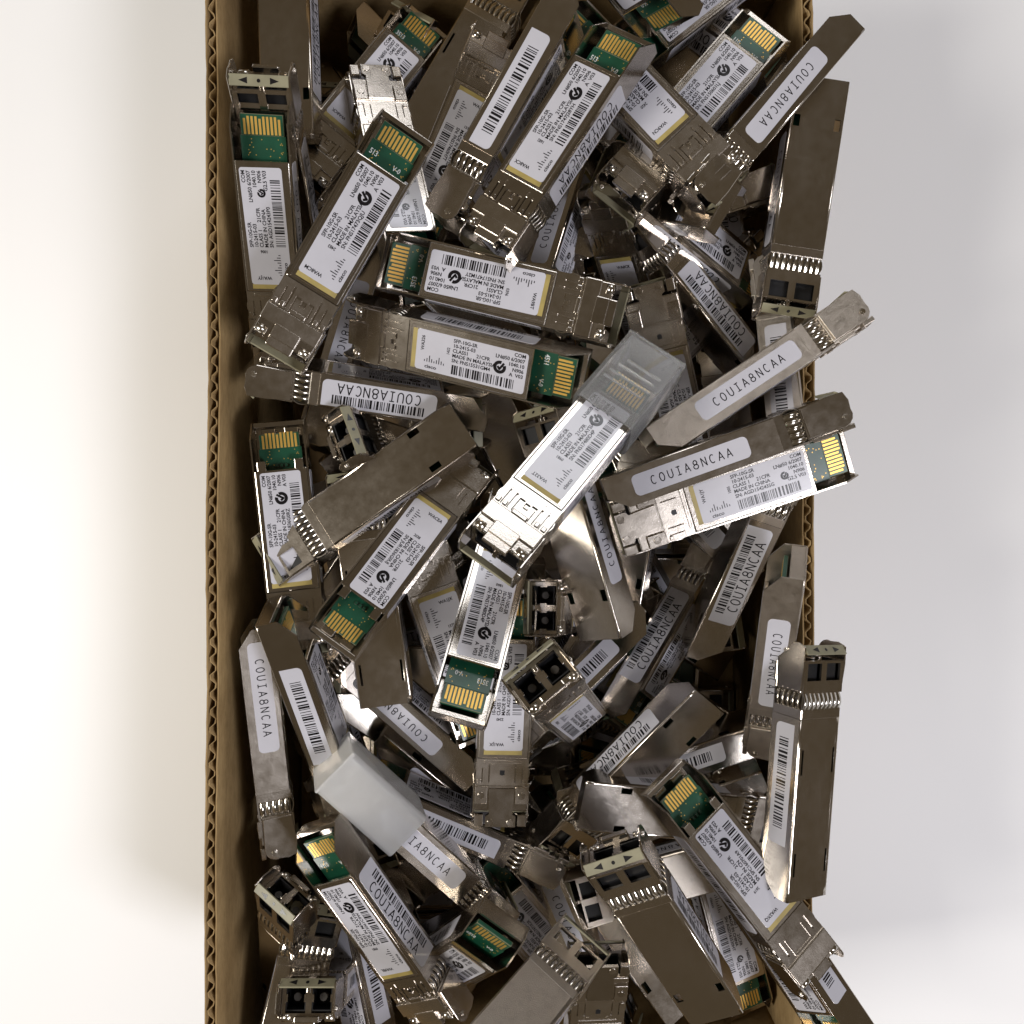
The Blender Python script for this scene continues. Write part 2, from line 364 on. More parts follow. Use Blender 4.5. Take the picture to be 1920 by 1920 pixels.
def latch(kind):
    bm = bmesh.new(); z0, z1 = 4.02, 4.42
    if kind == 'A':
        h = lambda x, y: (45 < x and 4.75 < abs(y) < 5.15) or (44.2 < x < 50 and 3.0 < abs(y) < 3.5) or (46.4 < x and 1.95 < abs(y) < 2.3) or (45.9 < x < 46.4 and abs(y) < 2.3 and abs(y) > .9) or (46.2 < x < 47.3 and abs(y) < .62)
        plate(bm, (43.2, 44.2, 45, 45.9, 46.2, 46.4, 47.3, 50), (-6.7, -5.15, -4.75, -3.5, -3, -2.3, -1.95, -.9, -.62, .62, .9, 1.95, 2.3, 3, 3.5, 4.75, 5.15, 6.7), z0, z1, h, XY)
        add_box(bm, 49.0, 50.1, -1.9, 1.9, 4.3, 4.95, .2); add_box(bm, 47.3, 47.6, -.6, .6, 4.2, 4.75, .05, 1)
        for s in (-1, 1): add_box(bm, 48.4, 49.6, s*5.9-.55, s*5.9+.55, 4.3, 4.75, .15); add_box(bm, 48.4, 49.6, s*4.15-.5, s*4.15+.5, 4.3, 4.75, .15)
    elif kind == 'B':
        h = lambda x, y: 44.6 < x < 49.4 and (3.2 < abs(y) < 3.55 or (5.0 < abs(y) < 5.3 and x > 45.6))
        plate(bm, (43.2, 44.6, 45.6, 49.4, 50.2), (-6.7, -5.3, -5, -3.55, -3.2, 3.2, 3.55, 5, 5.3, 6.7), z0, z1, h, XY)
        add_box(bm, 43.6, 44.3, -4.8, 4.8, 4.38, 4.62, .1)
        for s in (-1, 1): add_box(bm, 48.6, 49.6, s*5.9-.5, s*5.9+.5, 4.3, 4.7, .12); cyl(bm, (44.9, s*2.4, 4.42), .3, .2, 'z', 10)
        prism(bm, [(46.2, -.6), (47.3, -.6), (47.6, 0), (47.3, .6), (46.2, .6)], 4.4, 4.47, XY, 1)
    else:
        h = lambda x, y: (45.5 < x < 49.5 and 4.4 < abs(y) < 4.75)
        plate(bm, (43.2, 45.5, 49.5, 51), (-6.7, -4.75, -4.4, 4.4, 4.75, 6.7), z0, z1, h, XY)
        for s in (-1, 1): add_box(bm, 46, 50.5, s*3.0-.18, s*3.0+.18, 4.35, 4.7, .08, 1)
        add_box(bm, 50.2, 50.7, -3, 3, 4.35, 4.75, .1)
    return mesh('latch_plate', sh(bm), 'nickel', 'port')
def crossbar(kind):
    bm = bmesh.new()
    if kind == 'A': add_box(bm, 50.1, 54.0, -6.85, 6.85, 3.9, 4.95, .2)
    elif kind == 'B':
        for s in (-1, 1): add_box(bm, 50.4, 55.0, s*5.2-1.6, s*5.2+1.6, 3.9, 4.95, .15)
        add_box(bm, 50.3, 50.9, -6.7, 6.7, 3.8, 4.5, .1)
    else: add_box(bm, 51.0, 56.0, -6.8, 6.8, 3.9, 4.9, .25)
    return mesh('crossbar', sh(bm), 'nickel')
def tab(kind):
    bm = bmesh.new()
    if kind == 'A': add_box(bm, 53.4, 56.6, -3.1, 3.1, 3.7, 5.1, .18); add_box(bm, 56.4, 58.6, -3.1, 3.1, 3.4, 4.8, .25)
    elif kind == 'B':
        prism(bm, [(50.9, -3.3), (57.6, -3.0), (58.2, -3.9), (61, -3.9), (61, 3.9), (58.2, 3.9), (57.6, 3.0), (50.9, 3.3)], 4.1, 5.0, XY)
    else: add_box(bm, 55.8, 58.4, -2.6, 2.6, 3.6, 4.8, .25)
    return mesh('release_tab', sh(bm), 'nickel')
def corner_tab():
    bm = bmesh.new(); add_box(bm, -1.6, 1.6, -1.15, 1.15, -1.0, .3, .2); return mesh('corner_tab', bm, 'nickel')
def roller():
    bm = bmesh.new(); cyl(bm, (0, 0, 0), 1.15, 2.3, 'y', 14, 0, .1); return mesh('roller', bm, 'bright')
def bail_arm():
    bm = bmesh.new()
    poly = [(49.8, -3.9), (50.0, 3.4), (54.5, 3.6)] + [(58.2+3.0*math.cos(R_(a)), 1.0+2.8*math.sin(R_(a))) for a in (80, 55, 30, 5, -20)] + [(61.2, -2.2), (60.4, -4.4), (56, -4.5)]
    prism(bm, poly, -.22, .22, XZ); es = [e for e in bm.edges]
    bmesh.ops.bevel(bm, geom=es, offset=.1, segments=1, affect='EDGES')
    return mesh('bail_arm', sh(bm), 'nickel')
def rivet():
    bm = bmesh.new(); cyl(bm, (0, 0, 0), .72, .34, 'y', 14); cyl(bm, (0, .2, 0), .42, .3, 'y', 12); return mesh('rivet', bm, 'bright')
def disc():
    bm = bmesh.new(); n = 16
    cyl(bm, (0, 0, 0), 1.0, .2, 'z', n, 0, .18); return mesh('rivet_head', bm, 'nickel')
def bail_strip():
    bm = bmesh.new(); rt = ((59.6, 0, -4.2), Matrix.Rotation(R_(-38), 3, 'Y'))
    add_box(bm, 58.4, 60.9, -6.75, 6.75, -4.45, -3.95, .12, 2, 0, rt)
    return mesh('bail_strip', sh(bm), 'strip')
def strip_marks():
    k = Ink(); rot = Matrix.Rotation(R_(-38), 3, 'Y')
    for s in (-1, 1):
        b0 = len(k.v); k.v += [(-.7, s*2.6), (.7, s*2.6), (-.0, s*4.6)]; k.f.append((b0, b0+1, b0+2) if s < 0 else (b0, b0+2, b0+1))
    k.ring(0, 0, 0.02, .42, 0, 360, 10)
    def to3(u, v):
        p = rot @ Vector((u, v, -.29)); return (59.6+p.x-28.5, p.y, -4.2+p.z)
    return k.build('arrow_marks', to3)
ME = {}
def G(key, fn, *a):
    if key not in ME: ME[key] = fn(*a)
    return ME[key]
def put(name, me, parent, loc=None, rot=None, mats=None):
    o = bpy.data.objects.new(name, me); COL.objects.link(o); o.parent = parent
    if loc: o.location = [c*MM for c in loc]
    if rot: o.rotation_euler = rot
    return o
def frosted(me, on):
    if not on: return me
    key = me.name+'_f'
    if key not in ME:
        c = me.copy()
        for i, mt in enumerate(c.materials):
            if mt == M['nickel']: c.materials[i] = M['frost']
        ME[key] = c
    return ME[key]
def build_module(spec):
    kind = spec['typ']; R = Matrix(spec['R']); t = Vector(spec['t'])*MM
    root = bpy.data.objects.new('transceiver_module', None); COL.objects.link(root); root.empty_display_size = .01
    root.matrix_world = Matrix.Translation(t) @ R.to_4x4()
    root['label'] = spec['label']; root['category'] = 'transceiver'; root['group'] = spec.get('group', 'optical transceiver modules heaped in the box')
    fr = spec.get('frost', False); light = spec.get('light', False)
    view = (Vector((0, 0, .19))-t).normalized(); ax = [R.col[i].dot(view) for i in range(3)]
    seen = lambda i, s: ax[i]*s > -.45
    f_ = lambda me: frosted(me, fr)
    put('housing', f_(G('h'+kind, housing, kind)), root)
    cv = put('cover', f_(G('c'+kind, cover, kind)), root)
    bo = put('circuit_board', G('b'+kind, board, kind), root)
    if not light and seen(2, 1):
        for i in range(10):
            lg = i not in (0, 4, 9); put('gold_contact', G('gc%d' % lg, contact, lg), bo, ((4.9 if kind != 'C' else 5.2)-28.5, -4.05+i*.9, .8))
        if kind == 'A': put('silkscreen', G('sk'+spec['silk'], silk_up, spec['silk']), bo)
    rg = random.Random(spec['id']*7+1)
    lb = put('label', G('lb', label_sheet, kind), root, (rg.uniform(-.25, .2), rg.uniform(-.25, .25), rg.uniform(0, .02)), (0, 0, R_(rg.gauss(0, .7))))
    if seen(2, 1):
        put('label_print', top_print(kind, spec['sn'], spec['code'], spec['num'], spec['seed']) if not light else G('tp0'+kind, top_print, kind, 'FNS17471K2R', 'WA9BK', '2391', 3), lb)
    if spec.get('yellow', kind != 'B' or True): put('adhesive_strip', G('ad', adhesive), lb)
    for s in (1, -1):
        if not seen(1, s): continue
        tx, br = spec['sideL'] if s > 0 else spec['sideR']
        tall = (tx and br) or not tx
        sl = put('side_label', G('ss%d%d' % (s, tall), side_sheet, s, tall), root, (rg.uniform(-.6, .6)+spec['lo'], 0, rg.uniform(-.2, .2)), (0, R_(rg.gauss(0, .6)), 0))
        put('side_print', G('sp%d%d%d' % (s, tx, br), side_print, s, tx, br, 40+s), sl)
    ns = put('nose', f_(G('n'+kind, nose, kind)), root)
    if ax[0] > -.5:
        for s in (-1, 1): put('port', G('pt', port), ns, (57-28.5, s*3.22, -.2))
    if seen(2, -1) and not light:
        for i in range(9): put('spring_finger', G('f1', finger, 1.12), ns, (47.4-28.5, -5.8+i*1.45, -4.22), (R_(180), 0, 0))
    for s in (1, -1):
        if seen(1, s) and not light:
            for i in range(5): put('spring_finger', G('f2', finger, 1.2), ns, (47.4-28.5, s*6.6, -3.0+i*1.55), (R_(-90*s), 0, 0))
    put('latch_plate', f_(G('l'+kind, latch, kind)), root)
    put('crossbar', f_(G('x'+kind, crossbar, kind)), root)
    tb = put('release_tab', f_(G('t'+kind, tab, kind)), root)
    if kind == 'B':
        for s in (-1, 1):
            put('corner_tab', f_(G('ct', corner_tab)), root, (59.4-28.5, s*5.55, 4.5))
            put('rivet_head', G('rd', disc), tb, (59.8-28.5, s*2.5, 5.05)); put('rivet_head', G('rd2', disc), tb, (52.7-28.5, s*5.2, 5.0))
    elif not light:
        for s in (-1, 1): put('roller', G('ro', roller), root, (56.2-28.5, s*5.3, 3.9))
    for s in (-1, 1):
        if seen(1, s) or ax[0] > 0:
            ar = put('bail_arm', f_(G('ba', bail_arm)), root, (0, s*7.0, 0))
            put('rivet', G('rv', rivet), ar, (59.2-28.5, s*.3, 1.4), (0, 0, 0 if s > 0 else R_(180)))
    if seen(2, -1) or ax[0] > -.3:
        st = put('bail_strip', G('bs', bail_strip), root); light or put('arrow_marks', G('am', strip_marks), st)
    return root
SPECS = [
  {'id': 1, 'typ': 'A', 'R': [[-0.5183, 0.8367, 0.1768], [-0.8527, -0.4898, -0.1818], [-0.0656, -0.245, 0.9673]], 't': [-38.01, 62.86, -4.32], 'sn': 'FNS17473QJU', 'code': 'WA8CM', 'num': '2483', 'silk': '513', 'seed': 1, 'sideL': (1, 1), 'sideR': (0, 1), 'frost': False, 'light': False, 'lo': 0, 'label': 'module slanting over the upper corner, face up, serial FNS17473QJU, boxy latch at its foot'},
  {'id': 2, 'typ': 'B', 'R': [[-0.0533, 0.9977, 0.041], [-0.8619, -0.0252, -0.5064], [-0.5042, -0.0623, 0.8613]], 't': [-60.17, 70.81, -23.58], 'sn': 'AGD154243P0', 'code': 'WA1JY', 'num': '1006', 'silk': '513', 'seed': 2, 'sideL': (1, 0), 'sideR': (0, 1), 'frost': False, 'light': False, 'lo': 0, 'label': 'made in China module standing along the cardboard wall, its contact board uppermost'},
  {'id': 3, 'typ': 'A', 'R': [[-0.0328, 0.997, 0.0701], [0.9994, 0.0323, 0.0085], [0.0062, 0.0704, -0.9975]], 't': [-57.91, 123.56, -32.13], 'sn': 'FNS17460H7T', 'code': 'WA9BL', 'num': '2240', 'silk': '6512', 'seed': 3, 'sideL': (1, 1), 'sideR': (0, 1), 'frost': False, 'light': False, 'lo': 0, 'label': 'plain tan module back beside the cardboard wall, in the top corner of the heap'},
  {'id': 4, 'typ': 'A', 'R': [[0.0502, 0.9987, -0.0], [0.5517, -0.0277, 0.8336], [0.8325, -0.0418, -0.5524]], 't': [-59.39, 84.8, -33.08], 'sn': 'FNS17460H7T', 'code': 'WA32T', 'num': '1682', 'silk': '4910', 'seed': 4, 'sideL': (1, 1), 'sideR': (0, 1), 'frost': False, 'light': False, 'lo': 0, 'label': 'upended module with twin ports showing just above the wall module contact board'},
  {'id': 5, 'typ': 'B', 'R': [[-0.2175, -0.9281, 0.3022], [0.9525, -0.1343, 0.2732], [-0.2129, 0.3473, 0.9133]], 't': [-30.32, 84.61, -30.7], 'sn': 'AGD15274BLW', 'code': 'WA32T', 'num': '2240', 'silk': '4910', 'seed': 5, 'sideL': (1, 0), 'sideR': (0, 1), 'frost': False, 'light': False, 'lo': 0, 'label': 'module with a riveted latch plate pointing up, half under the FNS17473QJU module'},
  {'id': 6, 'typ': 'A', 'R': [[-0.5804, 0.7838, 0.2209], [-0.8066, -0.5907, -0.0235], [0.112, -0.1918, 0.975]], 't': [-39.07, 112.79, -41.84], 'sn': 'FNS15061C9W', 'code': 'WA8CK', 'num': '1375', 'silk': '3513', 'seed': 6, 'sideL': (1, 1), 'sideR': (0, 1), 'frost': False, 'light': False, 'lo': 0, 'label': 'dim face-up module at the top edge, green contact board above its label'},
  {'id': 7, 'typ': 'C', 'R': [[0.507, 0.8619, 0.0], [0.8619, -0.507, 0.0], [0.0, 0.0, -1.0]], 't': [-14.7, 119.39, -43.55], 'sn': 'SPC160501B4', 'code': 'WA9BL', 'num': '1375', 'silk': '4910', 'seed': 7, 'sideL': (1, 0), 'sideR': (0, 1), 'frost': False, 'light': False, 'lo': 0, 'label': 'slotted plain metal back between the riveted latch and the narrow white label'},
  {'id': 8, 'typ': 'A', 'R': [[0.3663, -0.8982, 0.2428], [0.9292, 0.3668, -0.045], [-0.0486, 0.2421, 0.969]], 't': [-15.44, 97.35, -37.36], 'sn': 'FNS17460H7T', 'code': 'WA32T', 'num': '1375', 'silk': '4511', 'seed': 8, 'sideL': (1, 1), 'sideR': (0, 1), 'frost': False, 'light': False, 'lo': 0, 'label': 'module with a narrow visible label squeezed beside the broad barcode side, latch upward'},
  {'id': 10, 'typ': 'A', 'R': [[-0.511, 0.1665, 0.8433], [-0.8527, 0.0257, -0.5217], [-0.1085, -0.9857, 0.1289]], 't': [0.55, 97.95, -14.95], 'sn': 'FNS15061C9W', 'code': 'WA8CK', 'num': '1375', 'silk': '4910', 'seed': 10, 'sideL': (1, 1), 'sideR': (0, 1), 'frost': False, 'light': False, 'lo': 0, 'label': 'module rolled over to show a broad barcode strip, spring nose at its lower end'},
  {'id': 11, 'typ': 'A', 'R': [[-0.5551, 0.7748, -0.3024], [-0.8281, -0.5491, 0.1133], [-0.0782, 0.3133, 0.9464]], 't': [11.53, 87.61, -9.58], 'sn': 'FNS1747J28YH', 'code': 'WA8CX', 'num': '1682', 'silk': '513', 'seed': 11, 'sideL': (1, 1), 'sideR': (0, 1), 'frost': False, 'light': False, 'lo': 0, 'label': 'face-up module with serial FNS1747J28YH and code strip running down one side'},
  {'id': 13, 'typ': 'A', 'R': [[0.6805, 0.7307, -0.0556], [-0.7313, 0.682, 0.0125], [0.047, 0.0321, 0.9984]], 't': [29.72, 100.95, -18.6], 'sn': 'FNS17470HZ', 'code': 'WA9CN', 'num': '2420', 'silk': '4910', 'seed': 13, 'sideL': (1, 1), 'sideR': (0, 1), 'frost': False, 'light': False, 'lo': 0, 'label': 'module with the short WA9CN label and a boxy latch pointing at the dark gap'},
  {'id': 12, 'typ': 'A', 'R': [[-0.6519, 0.7576, -0.0332], [-0.7576, -0.6488, 0.0716], [0.0326, 0.0718, 0.9969]], 't': [46.6, 101.42, -23.99], 'sn': 'FNS150601LJ', 'code': 'WA1JX', 'num': '2240', 'silk': '110', 'seed': 12, 'sideL': (1, 1), 'sideR': (0, 1), 'frost': False, 'light': False, 'lo': 0, 'label': 'face-up module with serial FNS150601LJ, green contact board in the upper corner'},
  {'id': 14, 'typ': 'B', 'R': [[-0.6382, 0.1737, -0.75], [-0.76, 0.0129, 0.6497], [0.1225, 0.9847, 0.1238]], 't': [64.37, 99.82, -22.67], 'sn': 'AGD154241QX', 'code': 'WA9BL', 'num': '2240', 'silk': '4910', 'seed': 14, 'sideL': (1, 0), 'sideR': (0, 1), 'frost': False, 'light': False, 'lo': 0, 'label': 'module on its side with white code label, above the FNS150601LJ module edge'},
  {'id': 15, 'typ': 'A', 'R': [[-0.3522, -0.7756, -0.5238], [0.7547, 0.0956, -0.649], [0.5535, -0.6239, 0.5518]], 't': [35.41, 61.5, -51.85], 'sn': 'FNS17460H7T', 'code': 'WA8CK', 'num': '1682', 'silk': '4511', 'seed': 15, 'sideL': (1, 1), 'sideR': (0, 1), 'frost': False, 'light': False, 'lo': 0, 'label': 'upended dark nose with port holes in the black gap below the WA9CN module'},
  {'id': 150, 'typ': 'A', 'R': [[-0.793, -0.3471, 0.5007], [0.4626, -0.8779, 0.1241], [0.3965, 0.33, 0.8567]], 't': [48.84, 74.12, -41.89], 'sn': 'FNS15520BN3', 'code': 'WA1JX', 'num': '0981', 'silk': '4511', 'seed': 150, 'sideL': (1, 1), 'sideR': (0, 1), 'frost': False, 'light': False, 'lo': 0, 'label': 'module under the WA9CN module with only its shadowed latch plates showing'},
  {'id': 16, 'typ': 'A', 'R': [[-0.6562, 0.4026, 0.6382], [0.7159, 0.0647, 0.6952], [0.2386, 0.9131, -0.3307]], 't': [51.75, 55.38, -45.82], 'sn': 'FNS15520BN3', 'code': 'WA1JX', 'num': '1375', 'silk': '3513', 'seed': 16, 'sideL': (1, 1), 'sideR': (0, 1), 'frost': False, 'light': False, 'lo': 0, 'label': 'module with a curved bail arm and rivet at the edge of the black gap'},
  {'id': 17, 'typ': 'B', 'R': [[-0.453, 0.4839, 0.7488], [0.3825, 0.8641, -0.3271], [-0.8053, 0.1383, -0.5765]], 't': [40.17, 83.54, -39.93], 'sn': 'AGA152410EB', 'code': 'WA1JX', 'num': '2240', 'silk': '3513', 'seed': 17, 'sideL': (1, 0), 'sideR': (0, 1), 'frost': False, 'light': False, 'lo': 0, 'label': 'steep module showing its open board end, below the WA9CN latch'},
  {'id': 18, 'typ': 'B', 'R': [[-0.1513, -0.9885, 0.0], [-0.9885, 0.1513, 0.0], [0.0, 0.0, -1.0]], 't': [74.66, 81.74, -30.46], 'sn': 'AGD154241QX', 'code': 'WA8CK', 'num': '1375', 'silk': '3513', 'seed': 18, 'sideL': (1, 0), 'sideR': (0, 1), 'frost': False, 'light': False, 'lo': 0, 'label': 'plain dark metal back at the box edge, below the white code label'},
  {'id': 19, 'typ': 'A', 'R': [[-0.7028, -0.6089, -0.3679], [0.4289, 0.0499, -0.902], [0.5675, -0.7917, 0.2261]], 't': [21.26, 133.25, -7.35], 'sn': 'FNS17471K2R', 'code': 'WA8CK', 'num': '0981', 'silk': '6512', 'seed': 19, 'sideL': (1, 1), 'sideR': (0, 1), 'frost': False, 'light': False, 'lo': 0, 'label': 'module at the top edge with green board and contacts facing down the heap'},
  {'id': 20, 'typ': 'A', 'R': [[0.7809, -0.6227, 0.0489], [0.6236, 0.7817, -0.0045], [-0.0354, 0.034, 0.9988]], 't': [48.16, 132.63, -30.96], 'sn': 'FNS17460H7T', 'code': 'WA32T', 'num': '1682', 'silk': '3513', 'seed': 20, 'sideL': (1, 1), 'sideR': (0, 1), 'frost': False, 'light': False, 'lo': 0, 'label': 'module at the top with an upside-down label and round tick mark'},
  {'id': 21, 'typ': 'A', 'R': [[-0.8173, -0.535, 0.2142], [0.5763, -0.7587, 0.3038], [0.0, 0.3718, 0.9283]], 't': [48.13, 133.44, -38.22], 'sn': 'FNS17460H7T', 'code': 'WA1JX', 'num': '1375', 'silk': '4910', 'seed': 21, 'sideL': (1, 1), 'sideR': (0, 1), 'frost': False, 'light': False, 'lo': 0, 'label': 'dark module in the far upper corner behind the FNS150601LJ contact board'},
  {'id': 23, 'typ': 'A', 'R': [[0.0497, 0.9988, 0.005], [0.9938, -0.0499, 0.0993], [0.0994, 0.0, -0.995]], 't': [-51.32, 89.94, -58.17], 'sn': 'FNS15520BN3', 'code': 'WA8CK', 'num': '1682', 'silk': '6512', 'seed': 23, 'sideL': (1, 1), 'sideR': (0, 1), 'frost': False, 'light': False, 'lo': 0, 'label': 'brown metal back in the gap between the wall module and the FNS17473QJU module'},
  {'id': 25, 'typ': 'A', 'R': [[0.9677, 0.2395, -0.0784], [-0.2468, 0.9637, -0.1016], [0.0512, 0.1176, 0.9917]], 't': [-4.55, 54.41, -16.7], 'sn': 'FNS17471M2Y', 'code': 'WA9BT', 'num': '0396', 'silk': '3513', 'seed': 25, 'sideL': (1, 1), 'sideR': (0, 1), 'frost': False, 'light': False, 'lo': 0, 'label': 'level module with upside-down label, serial FNS17471M2Y, gold contacts at one end'},
  {'id': 26, 'typ': 'A', 'R': [[-0.9463, -0.1422, -0.2902], [0.2621, -0.8631, -0.4318], [-0.1891, -0.4847, 0.854]], 't': [-10.03, 38.28, -16.54], 'sn': 'FNS15531GM4', 'code': 'WA326', 'num': '1432', 'silk': '4511', 'seed': 26, 'sideL': (1, 1), 'sideR': (0, 1), 'frost': False, 'light': False, 'lo': 0, 'label': 'level module with upright label, serial FNS15531GM4, under the FNS17471M2Y module'},
  {'id': 27, 'typ': 'A', 'R': [[-0.9691, 0.1343, 0.2071], [0.1372, -0.4042, 0.9043], [0.2052, 0.9047, 0.3733]], 't': [-34.99, 31.38, -33.07], 'sn': 'FNS17480D4P', 'code': 'WA32T', 'num': '2240', 'silk': '4511', 'seed': 27, 'sideL': (1, 1), 'sideR': (0, 1), 'frost': False, 'light': False, 'lo': 0, 'label': 'module on its side below the FNS15531GM4 module, code strip upside down'},
  {'id': 28, 'typ': 'C', 'R': [[0.1027, 0.9865, 0.1272], [-0.9946, 0.104, -0.0038], [-0.017, -0.1261, 0.9919]], 't': [-56.84, -5.13, -28.07], 'sn': 'JUR1836G0RZ', 'code': 'WA9BL', 'num': '0981', 'silk': '4511', 'seed': 28, 'sideL': (1, 0), 'sideR': (0, 1), 'frost': False, 'light': False, 'lo': 0, 'label': 'module by the wall with a gold contact block above its upright label'},
  {'id': 29, 'typ': 'B', 'R': [[-0.8204, -0.5503, 0.1555], [-0.5696, 0.8103, -0.1375], [-0.0503, -0.2014, -0.9782]], 't': [-34.99, 5.08, -26.15], 'sn': 'AGA152410EB', 'code': 'WA8CK', 'num': '2240', 'silk': '6512', 'seed': 29, 'sideL': (1, 0), 'sideR': (0, 1), 'frost': False, 'light': False, 'lo': 0, 'label': 'large plain metal back with two square slots and an arrow-marked strip at the nose'},
  {'id': 30, 'typ': 'A', 'R': [[-0.453, -0.3667, -0.8126], [0.1007, 0.8846, -0.4553], [0.8858, -0.288, -0.3638]], 't': [-28.47, 15.23, -49.47], 'sn': 'FNS15061C9W', 'code': 'WA32T', 'num': '1682', 'silk': '6512', 'seed': 30, 'sideL': (1, 1), 'sideR': (0, 1), 'frost': False, 'light': False, 'lo': 0, 'label': 'upended nose with port holes tucked behind the large plain back'},
  {'id': 32, 'typ': 'C', 'R': [[0.5624, -0.8151, 0.139], [0.7659, 0.5768, 0.284], [-0.3116, -0.0533, 0.9487]], 't': [-27.55, -10.07, -24.11], 'sn': 'JUR1836G0UJ', 'code': 'WACEA', 'num': '2038', 'silk': '4511', 'seed': 32, 'sideL': (1, 0), 'sideR': (0, 1), 'frost': False, 'light': False, 'lo': 0, 'label': 'face-up module with serial JUR1836G0UJ, gold contacts at its lower end'},
  {'id': 33, 'typ': 'C', 'R': [[-0.1262, 0.9909, -0.046], [0.9894, 0.1291, 0.0671], [0.0724, -0.0371, -0.9967]], 't': [-36.22, -21.43, -32.08], 'sn': 'JUR1836G0RZ', 'code': 'WA9BL', 'num': '2240', 'silk': '110', 'seed': 33, 'sideL': (1, 0), 'sideR': (0, 1), 'frost': False, 'light': False, 'lo': 0, 'label': 'plain back with paired slots sticking out under the JUR1836G0UJ module'},
  {'id': 34, 'typ': 'B', 'R': [[0.0771, 0.2753, -0.9583], [-0.9905, -0.0889, -0.1053], [-0.1141, 0.9572, 0.2658]], 't': [-64.71, -57.42, -35.64], 'sn': 'AGA152410EB', 'code': 'WA32T', 'num': '1682', 'silk': '4511', 'seed': 34, 'sideL': (1, 0), 'sideR': (0, 1), 'frost': False, 'light': False, 'lo': -9.5, 'label': 'module on its side along the lower wall, code label reading downwards'},
  {'id': 35, 'typ': 'B', 'R': [[0.2028, -0.0442, 0.9782], [-0.8966, 0.3933, 0.2036], [-0.3937, -0.9184, 0.0401]], 't': [-50.69, -48.97, -27.68], 'sn': 'AGA152410EB', 'code': 'WA32T', 'num': '0981', 'silk': '4910', 'seed': 35, 'sideL': (1, 0), 'sideR': (0, 1), 'frost': False, 'light': False, 'lo': 0, 'label': 'module with a short barcode label leaning next to the downward-reading code label'},
  {'id': 36, 'typ': 'B', 'R': [[-0.7558, -0.1346, 0.6408], [0.6547, -0.1571, 0.7393], [0.0012, 0.9784, 0.2069]], 't': [-30.41, -51.56, -42.36], 'sn': 'AGD162530HT', 'code': 'WA8CK', 'num': '1682', 'silk': '3513', 'seed': 36, 'sideL': (1, 0), 'sideR': (0, 1), 'frost': False, 'light': False, 'lo': 0, 'label': 'module on its side above the cloudy cap, code label half covered'},
  {'id': 39, 'typ': 'A', 'R': [[-0.3323, -0.9107, -0.2453], [0.9362, -0.2869, -0.2029], [0.1145, -0.2971, 0.948]], 't': [-14.12, -32.44, -40.2], 'sn': 'FNS17460H7T', 'code': 'WA32T', 'num': '1375', 'silk': '513', 'seed': 39, 'sideL': (1, 1), 'sideR': (0, 1), 'frost': False, 'light': False, 'lo': 0, 'label': 'module with a yellow-edged label glimpsed between the JUR1836G0UJ and bright modules'},
  {'id': 40, 'typ': 'A', 'R': [[0.223, -0.9595, 0.1721], [0.8211, 0.28, 0.4974], [-0.5255, 0.0304, 0.8503]], 't': [-5.77, -23.02, -17.32], 'sn': 'FNS17480D4P', 'code': 'WA8CK', 'num': '0981', 'silk': '3513', 'seed': 40, 'sideL': (1, 1), 'sideR': (0, 1), 'frost': False, 'light': False, 'lo': 0, 'label': 'bright glaring module below the capped one, gold contacts at its bottom end'},
  {'id': 41, 'typ': 'A', 'R': [[-0.5929, 0.8014, 0.0787], [-0.709, -0.5658, 0.4209], [0.3819, 0.1937, 0.9037]], 't': [13.68, 12.3, -1.09], 'sn': 'FNS17480D4P', 'code': 'WA32T', 'num': '0981', 'silk': '4511', 'seed': 41, 'sideL': (1, 1), 'sideR': (0, 1), 'frost': False, 'light': False, 'lo': 0, 'label': 'shiny central module sleeved in the ribbed clear cap'},
  {'id': 42, 'typ': 'B', 'R': [[0.7048, -0.6266, 0.3326], [0.7048, 0.6717, -0.228], [-0.0805, 0.3951, 0.9151]], 't': [48.78, 52.43, -51.25], 'sn': 'AGD162545EZ', 'code': 'WA1JY', 'num': '1682', 'silk': '4910', 'seed': 42, 'sideL': (1, 0), 'sideR': (0, 1), 'frost': False, 'light': False, 'lo': 0, 'label': 'module slanting up from behind the ribbed clear cap, label half shaded'},
  {'id': 43, 'typ': 'B', 'R': [[0.8327, -0.0064, 0.5537], [0.5522, 0.0839, -0.8295], [-0.0411, 0.9965, 0.0734]], 't': [58.11, 31.93, -21.72], 'sn': 'AGD154241QX', 'code': 'WA32T', 'num': '0981', 'silk': '110', 'seed': 43, 'sideL': (1, 0), 'sideR': (0, 1), 'frost': True, 'light': False, 'lo': 0, 'label': 'grainy metal module on its side next to the ribbed cap, upright code label'},
  {'id': 44, 'typ': 'B', 'R': [[0.94, -0.0112, 0.3411], [0.34, -0.0571, -0.9387], [0.03, 0.9983, -0.0499]], 't': [49.45, 13.82, -19.54], 'sn': 'AGD162530HT', 'code': 'WA8CK', 'num': '0981', 'silk': '110', 'seed': 44, 'sideL': (1, 0), 'sideR': (0, 1), 'frost': False, 'light': False, 'lo': -6.5, 'label': 'smooth silver module on its side, code label, just below the grainy one'},
  {'id': 45, 'typ': 'B', 'R': [[-0.9478, 0.3153, 0.0478], [-0.3189, -0.9371, -0.1421], [0.0, -0.15, 0.9887]], 't': [56.26, 6.39, -20.28], 'sn': 'AGD154243SG', 'code': 'WA1JY', 'num': '1005', 'silk': '110', 'seed': 45, 'sideL': (1, 0), 'sideR': (0, 1), 'frost': False, 'light': False, 'lo': 0, 'label': 'made in China module with serial AGD154243SG, riveted latch, under the smooth silver one'},
